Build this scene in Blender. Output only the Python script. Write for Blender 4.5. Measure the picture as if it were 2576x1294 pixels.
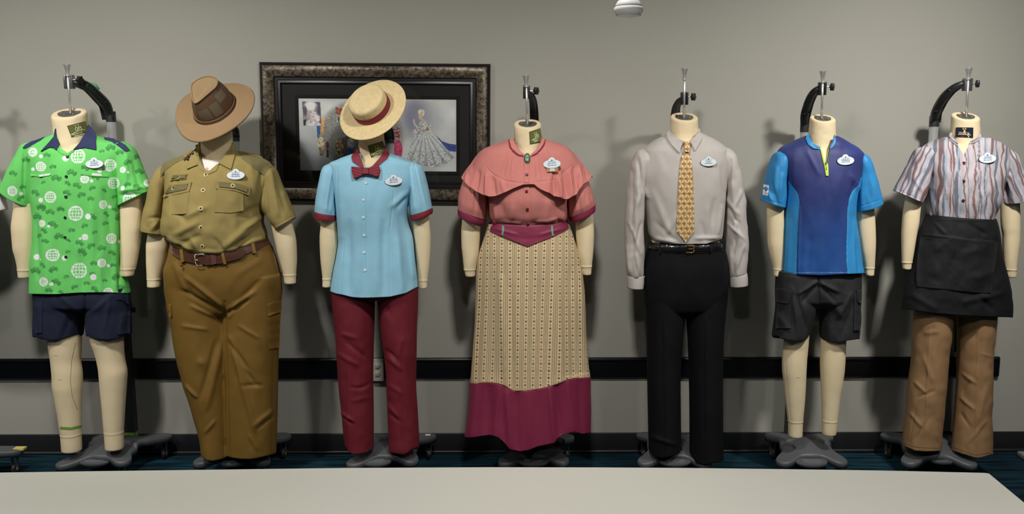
import bpy, bmesh, math, random
import numpy as np
from mathutils import Vector, Matrix
from mathutils.bvhtree import BVHTree

for o in list(bpy.data.objects): bpy.data.objects.remove(o)
SC = bpy.context.scene
COL = SC.collection
R = math.radians

# ------------------------------------------------------------------ camera
W, H, F = 2576.0, 1294.0, 2200.0
EYE = 1.706
PITCH = R(8.2); YAW = R(-0.5)
WALL = 4.50           # y of the wall the row stands against
YM = 4.15             # y of the row of dress forms
cam = bpy.data.cameras.new('camera'); cam.sensor_width = 36; cam.lens = F / W * 36
co = bpy.data.objects.new('camera', cam); COL.objects.link(co)
co.location = (0, 0, EYE); co.rotation_euler = (R(90) - PITCH, 0, YAW)
SC.camera = co
SC.view_settings.view_transform = 'Standard'; SC.view_settings.look = 'None'
SC.view_settings.gamma = 1; SC.view_settings.use_curve_mapping = False
SC.view_settings.exposure = 0.0
world = bpy.data.worlds.new('world'); SC.world = world; world.use_nodes = True
world.node_tree.nodes['Background'].inputs[0].default_value = (.8, .85, .9, 1)
world.node_tree.nodes['Background'].inputs[1].default_value = 0.05

# ceiling lights of the room (x, y, watts); rear ones added to brighten the table
CEIL = 2.95
LIGHTS = [(-3.4, 2.5, 15.5), (-1.75, 2.7, 15.5), (.15, 2.5, 14), (2.0, 2.75, 20.5), (-2.2, .9, 20), (0.1, .9, 20), (2.3, .9, 20)]
for i, (x, y, p) in enumerate(LIGHTS):
    l = bpy.data.lights.new('ceiling_panel_light', 'AREA'); l.shape = 'RECTANGLE'; l.size = .18; l.size_y = .18
    l.energy = p; l.color = (1, .975, .925)
    lo = bpy.data.objects.new('ceiling_panel_light', l); COL.objects.link(lo); lo.location = (x, y, CEIL - .06)
    lo.rotation_euler = (R(40) if y > 1 else R(6), 0, 0); l.spread = R(108) if y > 1 else R(120)

# ------------------------------------------------------------------ pixel <-> world
ROT = np.array(co.rotation_euler.to_matrix())
CAMP = np.array([0, 0, EYE])
def rays(px, py):
    px = np.asarray(px, float); py = np.asarray(py, float)
    d = np.stack([px - W/2, -(py - H/2), np.full_like(px + py, -F)], -1)
    d = d @ ROT.T
    return d / np.linalg.norm(d, axis=-1, keepdims=True)
def at(px, py, Y=YM):
    d = rays(px, py); Y = np.asarray(Y, float)
    return CAMP + d * (Y / d[..., 1])[..., None]
def atz(px, py, z):
    d = rays(px, py)
    return CAMP + d * ((z - EYE) / d[..., 2])[..., None]
def proj(P):
    q = (np.asarray(P) - CAMP) @ ROT
    return W/2 + F * q[..., 0] / -q[..., 2], H/2 - F * q[..., 1] / -q[..., 2]
MPP = 1 / 530.0

# ------------------------------------------------------------------ materials
def lin(c):
    c = np.asarray(c, float) / 255.
    return np.where(c <= .04045, c / 12.92, ((c + .055) / 1.055) ** 2.4)
E0 = .80
def dl(c, sat=.88):
    """photo colour -> linear reflectance, slightly muted"""
    v = lin(c); g = np.sum(v*np.array([.3, .59, .11]), axis=-1, keepdims=True); return g + (v-g)*sat
def alb(r, g, b, k=1.0): return tuple(np.clip(dl((r, g, b)) / E0 * k, 0, .9)) + (1,)
MATS = {}
def mat(name, c=(128, 128, 128), rough=.8, metal=0, bump=0, bscale=400, attr=False, sheen=0, spec=.5, coat=0, noise=0, nscale=6, stretch=(1,1,1), emit=0):
    if name in MATS: return MATS[name]
    m = bpy.data.materials.new(name); m.use_nodes = True; nt = m.node_tree; N = nt.nodes; L = nt.links
    b = N['Principled BSDF']; ca = alb(*c)
    b.inputs['Base Color'].default_value = ca; b.inputs['Roughness'].default_value = rough; b.inputs['Metallic'].default_value = metal
    b.inputs['Specular IOR Level'].default_value = spec
    if sheen: b.inputs['Sheen Weight'].default_value = sheen; b.inputs['Sheen Roughness'].default_value = .4; b.inputs['Sheen Tint'].default_value = ca
    if coat: b.inputs['Coat Weight'].default_value = coat
    if emit: b.inputs['Emission Color'].default_value = (1, .97, .92, 1); b.inputs['Emission Strength'].default_value = emit
    tc = N.new('ShaderNodeTexCoord'); mp = N.new('ShaderNodeMapping'); L.new(tc.outputs['Object'], mp.inputs[0]); mp.inputs['Scale'].default_value = stretch
    src = None
    if attr:
        a = N.new('ShaderNodeAttribute'); a.attribute_name = 'Col'; src = a.outputs['Color']; L.new(src, b.inputs['Base Color'])
    if noise:
        n = N.new('ShaderNodeTexNoise'); n.inputs['Scale'].default_value = nscale; n.inputs['Detail'].default_value = 5; L.new(mp.outputs[0], n.inputs[0])
        r = N.new('ShaderNodeMapRange'); r.inputs['From Min'].default_value = .3; r.inputs['From Max'].default_value = .7
        r.inputs['To Min'].default_value = 1 - noise; r.inputs['To Max'].default_value = 1 + noise; L.new(n.outputs['Fac'], r.inputs[0])
        h = N.new('ShaderNodeVectorMath'); h.operation = 'SCALE'
        if src: L.new(src, h.inputs[0])
        else: h.inputs[0].default_value = ca[:3]
        L.new(r.outputs[0], h.inputs['Scale']); L.new(h.outputs[0], b.inputs['Base Color'])
    if bump:
        n = N.new('ShaderNodeTexNoise'); n.inputs['Scale'].default_value = bscale; n.inputs['Detail'].default_value = 3; L.new(mp.outputs[0], n.inputs[0])
        bp = N.new('ShaderNodeBump'); bp.inputs['Strength'].default_value = bump; bp.inputs['Distance'].default_value = .002; L.new(n.outputs['Fac'], bp.inputs['Height']); L.new(bp.outputs[0], b.inputs['Normal'])
    MATS[name] = m; return m
def cloth(name, c, **k):
    a = dict(rough=.85, bump=.12, bscale=500, spec=.25, noise=.03, nscale=25); a.update(k); return mat(name, c, **a)
def satin(name, c, **k):
    a = dict(rough=.5, bump=.06, bscale=400, spec=.4, noise=.03, nscale=20); a.update(k); return mat(name, c, **a)

# ------------------------------------------------------------------ objects
GEO = {}
def oloc(o):
    v = np.zeros(3)
    while o is not None: v = v + np.array(o.location); o = o.parent
    return v
def thing(name, label, cat, loc=(0, 0, 0), group=None):
    o = bpy.data.objects.new(name, None); COL.objects.link(o); o.location = tuple(float(v) for v in loc)
    o.empty_display_size = .05; o['label'] = label; o['category'] = cat
    if group: o['group'] = group
    return o
def tag(o, label, cat, group=None):
    o['label'] = label; o['category'] = cat
    if group: o['group'] = group
    return o
def mk(name, V, Fc, mats, parent=None, col=None, uv=None, mi=None, smooth=True, solid=0):
    V = np.asarray(V, float); off = oloc(parent) if parent else np.zeros(3)
    me = bpy.data.meshes.new(name)
    if isinstance(Fc, np.ndarray) and Fc.ndim == 2:
        n, k = Fc.shape
        me.vertices.add(len(V)); me.vertices.foreach_set('co', (V - off).ravel().astype(np.float32))
        me.loops.add(n * k); me.loops.foreach_set('vertex_index', Fc.ravel().astype(np.int32))
        me.polygons.add(n); me.polygons.foreach_set('loop_start', np.arange(n, dtype=np.int32) * k)
        me.update(calc_edges=True); me.validate()
    else:
        me.from_pydata([tuple(v) for v in (V - off)], [], [tuple(int(i) for i in f) for f in Fc]); me.update()
    if not isinstance(mats, (list, tuple)): mats = [mats]
    for m in mats: me.materials.append(m)
    if mi is not None and len(mi) == len(me.polygons): me.polygons.foreach_set('material_index', np.asarray(mi, np.int32))
    if col is not None:
        a = me.attributes.new('Col', 'FLOAT_COLOR', 'POINT')
        c = np.ones((len(V), 4), np.float32); c[:, :3] = col; a.data.foreach_set('color', c.ravel())
    if uv is not None:
        ul = me.uv_layers.new(name='UVMap'); li = np.zeros(len(me.loops), np.int32); me.loops.foreach_get('vertex_index', li)
        ul.data.foreach_set('uv', np.asarray(uv, np.float32)[li].ravel())
    me.polygons.foreach_set('use_smooth', [True] * len(me.polygons))
    if not smooth: me.set_sharp_from_angle(angle=R(42))
    o = bpy.data.objects.new(name, me); COL.objects.link(o)
    if parent: o.parent = parent
    if solid:
        s = o.modifiers.new('thickness', 'SOLIDIFY'); s.thickness = solid; s.offset = -1; s.use_even_offset = False
    GEO[o.name] = (V, Fc); return o
def bvh(*objs):
    V = []; Fs = []; n = 0
    for o in objs:
        v, f = GEO[o.name]; V += [tuple(p) for p in np.asarray(v)]
        Fs += [tuple(int(i) + n for i in q) for q in f]; n += len(v)
    return BVHTree.FromPolygons(V, Fs)
class MB:
    def __init__(s): s.v = []; s.f = []; s.m = []
    def add(s, V, Fc, m=0):
        n = len(s.v); s.v += [tuple(map(float, p)) for p in V]; s.f += [tuple(int(i) + n for i in f) for f in Fc]; s.m += [m] * len(Fc); return s
    def build(s, name, mats, parent=None, smooth=False, **k):
        return mk(name, np.array(s.v), s.f, mats, parent, mi=s.m, smooth=smooth, **k)
def box(mb, lo, hi, m=0, bev=0):
    lo = np.array(lo, float); hi = np.array(hi, float)
    if not bev:
        V = [(x, y, z) for x in (lo[0], hi[0]) for y in (lo[1], hi[1]) for z in (lo[2], hi[2])]
        return mb.add(V, [(0,1,3,2),(4,6,7,5),(0,4,5,1),(2,3,7,6),(0,2,6,4),(1,5,7,3)], m)
    bm = bmesh.new(); bmesh.ops.create_cube(bm, size=1)
    for v in bm.verts: v.co = Vector([lo[i] + (v.co[i] + .5) * (hi[i] - lo[i]) for i in range(3)])
    bmesh.ops.bevel(bm, geom=bm.edges[:], offset=bev, segments=3, affect='EDGES', profile=.5)
    bm.verts.index_update(); mb.add([v.co for v in bm.verts], [[v.index for v in f.verts] for f in bm.faces], m); bm.free(); return mb
def tube(mb, path, r, n=12, m=0, caps=True, flat=None, up=(0, 0, 1)):
    P = np.array(path, float); r = np.broadcast_to(np.asarray(r, float), (len(P),))
    V = []; T = np.gradient(P, axis=0)
    for i, p in enumerate(P):
        t = T[i] / np.linalg.norm(T[i]); a = np.cross(t, up)
        if np.linalg.norm(a) < 1e-3: a = np.cross(t, (1, 0, 0))
        a /= np.linalg.norm(a); b = np.cross(a, t); k = 1 if flat is None else flat
        for j in range(n):
            q = 2 * math.pi * j / n; V.append(p + a * r[i] * math.cos(q) + b * r[i] * k * math.sin(q))
    Fc = [(i*n + j, i*n + (j+1) % n, (i+1)*n + (j+1) % n, (i+1)*n + j) for i in range(len(P)-1) for j in range(n)]
    if caps: Fc += [tuple(range(n))[::-1], tuple((len(P)-1)*n + j for j in range(n))]
    return mb.add(V, Fc, m)
def basis(N, up=(0, 0, 1)):
    N = np.array(N, float); N /= np.linalg.norm(N); X = np.cross(up, N); 
    if np.linalg.norm(X) < 1e-4: X = np.array([1., 0, 0])
    X /= np.linalg.norm(X); return X, np.cross(N, X), N
def lathe(mb, prof, O, N, n=24, m=0, sx=1, sy=1, up=(0, 0, 1)):
    X, Y, N = basis(N, up); V = []
    for r, h in prof:
        for j in range(n):
            q = 2 * math.pi * j / n; V.append(np.array(O) + X * r * sx * math.cos(q) + Y * r * sy * math.sin(q) + N * h)
    K = len(prof); Fc = [(i*n + j, i*n + (j+1) % n, (i+1)*n + (j+1) % n, (i+1)*n + j) for i in range(K-1) for j in range(n)]
    Fc += [tuple(range(n))[::-1], tuple((K-1)*n + j for j in range(n))]
    return mb.add(V, Fc, m)

# ------------------------------------------------------------------ maths
def pchip(x, Y, q):
    x = np.asarray(x, float); Y = np.asarray(Y, float); q = np.asarray(q, float)
    h = np.diff(x)[:, None]; d = np.diff(Y, axis=0) / h; m = np.zeros_like(Y)
    if len(x) > 2:
        w1 = 2*h[1:] + h[:-1]; w2 = h[1:] + 2*h[:-1]; ok = d[1:] * d[:-1] > 0
        with np.errstate(all='ignore'): mm = (w1 + w2) / (w1/d[:-1] + w2/d[1:])
        m[1:-1] = np.where(ok, mm, 0)
    m[0] = d[0]; m[-1] = d[-1]
    i = np.clip(np.searchsorted(x, q, side='right') - 1, 0, len(x) - 2); hh = (x[i+1] - x[i])[:, None]; t = ((q - x[i]) / (x[i+1]-x[i]))[:, None]
    return (2*t**3-3*t**2+1)*Y[i] + (t**3-2*t**2+t)*hh*m[i] + (-2*t**3+3*t**2)*Y[i+1] + (t**3-t**2)*hh*m[i+1]
def vnoise(x, y, seed=0):
    rng = np.random.RandomState(seed); T = rng.rand(64, 64); xi = np.floor(x).astype(int); yi = np.floor(y).astype(int)
    fx = x - xi; fy = y - yi; fx = fx*fx*(3-2*fx); fy = fy*fy*(3-2*fy); g = lambda a, b: T[a % 64, b % 64]
    return (g(xi, yi)*(1-fx) + g(xi+1, yi)*fx)*(1-fy) + (g(xi, yi+1)*(1-fx) + g(xi+1, yi+1)*fx)*fy - .5
def fbm(x, y, seed=0, o=3): return sum(vnoise(x * 2**k, y * 2**k, seed + k) / 2**k for k in range(o))
def sstep(a, b, x): t = np.clip((x - a) / (b - a), 0, 1); return t*t*(3-2*t)
def folds(L, nz=(0, 40, 60), seed=3, mm=1.0):
    """cloth relief in metres: ridges and grooves along segments, plus loose cloth waviness"""
    def f(x, y):
        d = np.zeros_like(x)
        for q in L:
            x0, y0, x1, y1, w, a = q[:6]; bow = q[6] if len(q) > 6 else 0
            dx, dy = x1-x0, y1-y0; ll = math.hypot(dx, dy); t = ((x-x0)*dx + (y-y0)*dy) / ll**2; s = ((x-x0)*-dy + (y-y0)*dx) / ll
            tc = np.clip(t, 0, 1); s = s - bow * 4 * tc * (1 - tc)
            e = np.maximum(np.maximum(-t, t-1), 0) * ll / w
            tp = np.exp(-e*e) * (.35 + .65 * np.sin(np.pi * np.clip(t, 0, 1))**.5)
            d = d + a*(.0017 if w >= 3 else .001)*mm * np.exp(-(s/w)**2) * tp
        if nz[0]: d = d + nz[0]*.00095 * fbm(x/nz[1]/1.1, y/nz[2]/1.3, seed, 2)
        return d
    return f
def inpoly(px, py, poly):
    r = np.zeros(np.shape(px), bool); n = len(poly)
    for i in range(n):
        x0, y0 = poly[i]; x1, y1 = poly[(i+1) % n]
        if y0 == y1: continue
        r ^= ((y0 > py) != (y1 > py)) & (px < (x1-x0)*(py-y0)/(y1-y0)+x0)
    return r

def loft(name, rows, mats, parent, Yc=YM, nv=60, nf=48, nb=16, e=2.3, disp=None, hem=None, top=None, hv=.3, cap0=False, cap1=False,
         cut=None, colf=None, solid=0, raw=False, tilt0=0, tilt1=0):
    if name == 'sleeve':
        q = list(rows[0]); cap0 = True
        if q[1] < q[3]: q[0] += 4; q[1] += 6; q[3] += 2
        else: q[2] -= 4; q[3] += 6; q[1] += 2
        rows = [tuple(q)] + list(rows[1:])
    LR = []
    for q in rows:
        if len(q) == 5: LR.append((q[1], q[0], q[2], q[0], q[3], q[4], 0))
        elif len(q) == 6: LR.append((q[0], q[1], q[2], q[3], q[4], q[5], 0))
        else: LR.append(q)
    A = np.array(LR, float); Lp = at(A[:, 0], A[:, 1], Yc + A[:, 6]); Rp = at(A[:, 2], A[:, 3], Yc + A[:, 6])
    dat = np.hstack([Lp, Rp, A[:, 4:6]])
    s = np.linalg.norm(np.diff((Lp+Rp)/2, axis=0), axis=1) + .4*np.linalg.norm(np.diff((Rp-Lp)/2, axis=0), axis=1); t = np.concatenate([[0], np.cumsum(s)])
    D = pchip(t, dat, np.linspace(0, t[-1], nv)); Lp, Rp, df, db = D[:, :3], D[:, 3:6], D[:, 6:7], D[:, 7:8]
    th = np.concatenate([np.linspace(math.pi, 2*math.pi, nf, endpoint=False), np.linspace(0, math.pi, nb, endpoint=False)])
    c, sn = np.cos(th), -np.sin(th); n = len(th)
    k = 2.0 / e; cx = np.sign(c)*np.abs(c)**k; sy = np.sign(sn)*np.abs(sn)**k
    C = (Lp+Rp)/2; Av = (Rp-Lp)/2
    dep = np.where(sy > 0, df*sy, db*sy)
    P = C[:, None] + Av[:, None]*cx[None, :, None]; P = P.copy(); flatP = P.copy(); P[..., 1] -= dep
    v = np.linspace(0, 1, nv)[:, None]
    fr = np.clip(sy, 0, 1)[None, :]
    P[..., 2] -= (tilt0*(1-sstep(0, .3, v)) + tilt1*sstep(.6, 1, v)) * sy[None, :]
    px, py = proj(P)
    w = np.clip(fr*6, 0, 1)
    if hem is not None:
        hh = np.array(hem, float); tgt = np.interp(px, hh[:, 0], hh[:, 1]); dpy = (tgt - py[-1][None, :]) * sstep(1-hv, 1, v) * w
        P[..., 2] -= dpy * MPP; py = py + dpy
    if top is not None:
        hh = np.array(top, float); tgt = np.interp(px, hh[:, 0], hh[:, 1]); dpy = (tgt - py[0][None, :]) * (1-sstep(0, hv, v)) * w
        P[..., 2] -= dpy * MPP; py = py + dpy
    gu = np.roll(P, -1, 1) - np.roll(P, 1, 1); gv = np.gradient(P, axis=0); Nn = np.cross(gu, gv)
    Nn /= np.linalg.norm(Nn, axis=-1, keepdims=True) + 1e-12
    flip = np.sign(np.sum(Nn * (P - C[:, None]), -1, keepdims=True)); Nn = Nn*np.where(flip == 0, 1, flip)
    if disp is not None:
        P = P + Nn * (disp(px, py) * w)[..., None]
    V = P.reshape(-1, 3); idx = np.arange(nv*n).reshape(nv, n)
    a = idx[:-1]; b = np.roll(idx, -1, 1)[:-1]; c2 = np.roll(idx, -1, 1)[1:]; d2 = idx[1:]
    Q = np.stack([a, d2, c2, b], -1).reshape(-1, 4)
    if cut is not None:
        # faces of the front inside the outline are opened
        isf = (np.tile(np.arange(n)[None], (nv-1, 1)) < nf).reshape(-1)
        X, Y = px.reshape(-1)[Q].mean(1), py.reshape(-1)[Q].mean(1)
        rm = np.zeros(len(Q), bool)
        for pl in cut: rm |= inpoly(X, Y, pl) & isf
        bd = np.intersect1d(np.unique(Q[rm]), np.unique(Q[~rm])); Q = Q[~rm]; qx = px.reshape(-1)[bd]; qy = py.reshape(-1)[bd]; best = np.full(len(bd), 1e9); tx = qx.copy(); ty = qy.copy()
        for pl in cut:
            for i in range(len(pl)):
                (x0, y0), (x1, y1) = pl[i], pl[(i+1) % len(pl)]; dx, dy = x1-x0, y1-y0; tt = np.clip(((qx-x0)*dx + (qy-y0)*dy)/(dx*dx+dy*dy+1e-9), 0, 1)
                ax, ay = x0+tt*dx, y0+tt*dy; d_ = np.hypot(qx-ax, qy-ay); k_ = d_ < best; best[k_] = d_[k_]; tx[k_] = ax[k_]; ty[k_] = ay[k_]
        k_ = best < 9; sc = V[bd, 1]/2200*1.0; V = V.copy(); V[bd[k_], 0] += (tx-qx)[k_]*sc[k_]; V[bd[k_], 2] -= (ty-qy)[k_]*sc[k_]
    col = colf(px.reshape(-1), py.reshape(-1), V) if colf else None
    if cap0 or cap1:
        Fc = [tuple(q) for q in Q]; V = list(map(tuple, V)); colx = None if col is None else list(map(tuple, col))
        for flag, row, ordr in ((cap0, 0, 1), (cap1, nv-1, -1)):
            if flag:
                V.append(tuple(P[row].mean(0))); i0 = len(V)-1
                if colx is not None: colx.append(colx[row*n])
                for j in range(n):
                    f3 = (i0, row*n+j, row*n+(j+1) % n); Fc.append(f3 if ordr > 0 else f3[::-1])
        V = np.array(V); Q = Fc; col = None if col is None else np.array(colx)
    if raw: return V, Q
    return mk(name, V, Q, mats, parent, col=col, solid=solid)

def mirrored(rows): return rows

def fuse(name, parts, mats, parent, voxel=.005, disp=None, smooth=4, colf=None):
    """several closed lofts melted into one skin, then given cloth relief on the front"""
    mb = MB()
    for V, Q in parts: mb.add(V, [tuple(q) for q in Q])
    me = bpy.data.meshes.new('tmp'); me.from_pydata(mb.v, [], mb.f); me.update()
    o = bpy.data.objects.new('tmp', me); COL.objects.link(o)
    m = o.modifiers.new('r', 'REMESH'); m.mode = 'VOXEL'; m.voxel_size = voxel
    sm = o.modifiers.new('s', 'SMOOTH'); sm.iterations = smooth; sm.factor = .5
    dg = bpy.context.evaluated_depsgraph_get(); ev = o.evaluated_get(dg); m2 = ev.to_mesh()
    n = len(m2.vertices); V = np.zeros(n*3); m2.vertices.foreach_get('co', V); V = V.reshape(-1, 3)
    Nn = np.zeros(n*3); m2.vertices.foreach_get('normal', Nn); Nn = Nn.reshape(-1, 3); Fc = [tuple(p.vertices) for p in m2.polygons]
    ev.to_mesh_clear(); bpy.data.objects.remove(o); bpy.data.meshes.remove(me)
    px, py = proj(V)
    if disp is not None:
        w = np.clip(-Nn[:, 1]*3, 0, 1); V = V + Nn * (disp(px, py) * w)[:, None]
    if all(len(f) == 4 for f in Fc): Fc = np.array(Fc)
    return mk(name, V, Fc, mats, parent, col=colf(px, py, V) if colf else None)

# ------------------------------------------------------------------ things lying on a surface
def hit(S, px, py, Y=YM):
    d = Vector(rays(px, py)); r = S.ray_cast(Vector(CAMP), d)
    if r[0] is not None and r[0].y < WALL: 
        n = r[1]; n = -n if n.dot(d) > 0 else n; return np.array(r[0]), np.array(n)
    p = Vector(at(px, py, Y)); q = S.find_nearest(p)
    if q[0] is None: return np.array(p), np.array([0, -1., 0])
    a = at(px, py, q[0].y); return a, np.array([0, -1., 0])
def drape(mb, S, poly, h=.003, m=0, step=7, low=-.001, Y=YM, hf=None):
    bm = bmesh.new(); vs = [bm.verts.new((x, y, 0)) for x, y in poly]; bm.faces.new(vs)
    bmesh.ops.triangulate(bm, faces=bm.faces[:])
    for _ in range(6):
        ed = [e for e in bm.edges if e.calc_length() > step]
        if not ed: break
        bmesh.ops.subdivide_edges(bm, edges=ed, cuts=1); bmesh.ops.triangulate(bm, faces=[f for f in bm.faces if len(f.verts) > 3])
    bm.verts.index_update(); top = []; bot = []; T = []; NN = []; D = []
    for v in bm.verts:
        p, n = hit(S, v.co.x, v.co.y, Y); n = n*.6 + np.array([0, -1, 0])*.4; NN.append(n / np.linalg.norm(n)); D.append(rays(v.co.x, v.co.y)); T.append(float(np.dot(p - CAMP, D[-1])))
    nb_ = [[e.other_vert(v).index for e in v.link_edges] for v in bm.verts]
    for _ in range(5):
        T = [min(T[i], (T[i] + sum(T[j] for j in q)) / (len(q)+1)) if q else T[i] for i, q in enumerate(nb_)]; 
    T = [(T[i]*2 + sum(T[j] for j in q)) / (len(q)+2) for i, q in enumerate(nb_)]; NN = [NN[i] + sum(NN[j] for j in q) for i, q in enumerate(nb_)]; NN = [q/np.linalg.norm(q) for q in NN]
    for v, t_, n, d_ in zip(bm.verts, T, NN, D):
        p = CAMP + d_*t_; hh = h + (hf(v.co.x, v.co.y) if hf else 0); top.append(p + n*hh); bot.append(p + n*low)
    nv = len(top); Fc = []
    for f in bm.faces:
        i = [v.index for v in f.verts]
        if f.normal.z > 0: i = i[::-1]
        Fc.append(i)
    for e in bm.edges:
        if len(e.link_faces) == 1:
            a, b = e.verts[0].index, e.verts[1].index; Fc.append((a, b, b+nv, a+nv))
    bm.free(); return mb.add(top + bot, Fc, m)
def strippoly(pts, w):
    P = np.array(pts, float); T = np.gradient(P, axis=0); T /= np.linalg.norm(T, axis=1, keepdims=True); Nn = np.stack([-T[:, 1], T[:, 0]], 1)
    w = np.broadcast_to(np.asarray(w, float), (len(P),))[:, None]; a = P + Nn*w/2; b = P - Nn*w/2
    return [tuple(p) for p in a] + [tuple(p) for p in b[::-1]]
def strip(mb, S, pts, w, h=.002, m=0, step=7, Y=YM):
    """a narrow band following a line over the cloth"""
    P = np.array(pts, float); L = np.concatenate([[0], np.cumsum(np.linalg.norm(np.diff(P, axis=0), axis=1))]); n = max(2, int(L[-1]/step)+1)
    q = np.linspace(0, L[-1], n); P = np.stack([np.interp(q, L, P[:, 0]), np.interp(q, L, P[:, 1])], 1)
    T = np.gradient(P, axis=0); T /= np.linalg.norm(T, axis=1, keepdims=True); Nn = np.stack([-T[:, 1], T[:, 0]], 1)
    V = []
    for i in range(n):
        for s, hh in ((-.5, -.001), (-.42, h), (.42, h), (.5, -.001)):
            x, y = P[i] + Nn[i]*w*s; p, nn = hit(S, x, y, Y); V.append(p + nn*hh)
    Fc = [(4*i+j, 4*i+j+1, 4*i+j+5, 4*i+j+4) for i in range(n-1) for j in range(3)]
    return mb.add(V, Fc, m)
def ellpoly(cx, cy, rx, ry, n=20, rot=0):
    c, s = math.cos(rot), math.sin(rot)
    return [(cx + rx*math.cos(q)*c - ry*math.sin(q)*s, cy + rx*math.cos(q)*s + ry*math.sin(q)*c) for q in [2*math.pi*i/n for i in range(n)]]
def button(S, parent, x, y, r, ma, mb_=None, name='button', label=None):
    p, n = hit(S, x, y); k = MPP; mb = MB()
    lathe(mb, [(r*k, -.001), (r*k, .002), (r*k*.8, .0032), (r*k*.6, .0024)], p, n, 18)
    if mb_: lathe(mb, [(r*k*.48, .0024), (r*k*.4, .0042), (r*k*.15, .0044)], p, n, 12, 1)
    else:
        for sx, sy in ((-1, 0), (1, 0)):
            X, Y, N_ = basis(n); lathe(mb, [(r*k*.14, .0024), (r*k*.12, .0028)], p + X*sx*r*k*.25, n, 6, 1)
    o = mb.build(name, [ma, mb_ or mat('button_hole', (50, 45, 42))], parent, smooth=False)
    if label: o['label'] = label
    return o
_TX = {}
def textgeo(s):
    if s in _TX: return _TX[s]
    c = bpy.data.curves.new('t', 'FONT'); c.body = s; c.size = 1; c.resolution_u = 2; c.offset = 0; o = bpy.data.objects.new('t', c); COL.objects.link(o)
    dg = bpy.context.evaluated_depsgraph_get(); dg.update(); ev = o.evaluated_get(dg); me = ev.to_mesh()
    V = np.array([v.co[:2] for v in me.vertices]); Fc = [tuple(p.vertices) for p in me.polygons]; ev.to_mesh_clear()
    bpy.data.objects.remove(o); bpy.data.curves.remove(c)
    lo, hi = V.min(0), V.max(0); V = (V - (lo+hi)/2) / (hi[0]-lo[0]); _TX[s] = (V, Fc, (hi[1]-lo[1])/(hi[0]-lo[0])); return _TX[s]

# a small flat local frame on a surface, in photo-sized units
class Flat:
    def __init__(s, S, x, y, rot=0, lift=0, lean=.12, mix=.5):
        p, n = hit(S, x, y); n = n*mix + np.array([0, -1, lean])*(1-mix); n /= np.linalg.norm(n)
        X, Y, s.N = basis(n); X, Y = X, Y
        c, q = math.cos(rot), math.sin(rot); s.X = X*c + Y*q; s.Y = -X*q + Y*c; s.O = p + s.N*lift
    def pt(s, u, v, h=0): return s.O + (s.X*u + s.Y*v)*MPP + s.N*h
    def plate(s, mb, poly, h0, h1, m=0):
        n = len(poly); V = [s.pt(u, v, h0) for u, v in poly] + [s.pt(u, v, h1) for u, v in poly]
        return mb.add(V, [tuple(range(n, 2*n)), tuple(range(n))[::-1]] + [(i, (i+1) % n, n+(i+1) % n, n+i) for i in range(n)], m)
    def text(s, mb, t, u, v, w, h, m=0, hh=None):
        V, Fc, asp = textgeo(t); k = 1 if hh is None else hh/(w*asp)
        for i, o_ in enumerate((-.11, .11)): mb.add([s.pt(u + a*w + o_, v + b*w*k, h + i*.00005) for a, b in V], Fc, m)
        return mb
def dtext(mb, S, t, cx, cy, w, rot=0, h=.002, m=0, hh=None, shear=0):
    V, Fc, asp = textgeo(t); k = 1 if hh is None else hh/(w*asp); c, s = math.cos(rot), math.sin(rot); out = []
    for a, b in V:
        u, v = a*w, -b*w*k; p, n = hit(S, cx + u*c - v*s, cy + u*s + v*c); out.append(p + n*h)
    return mb.add(out, Fc, m)
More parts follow.
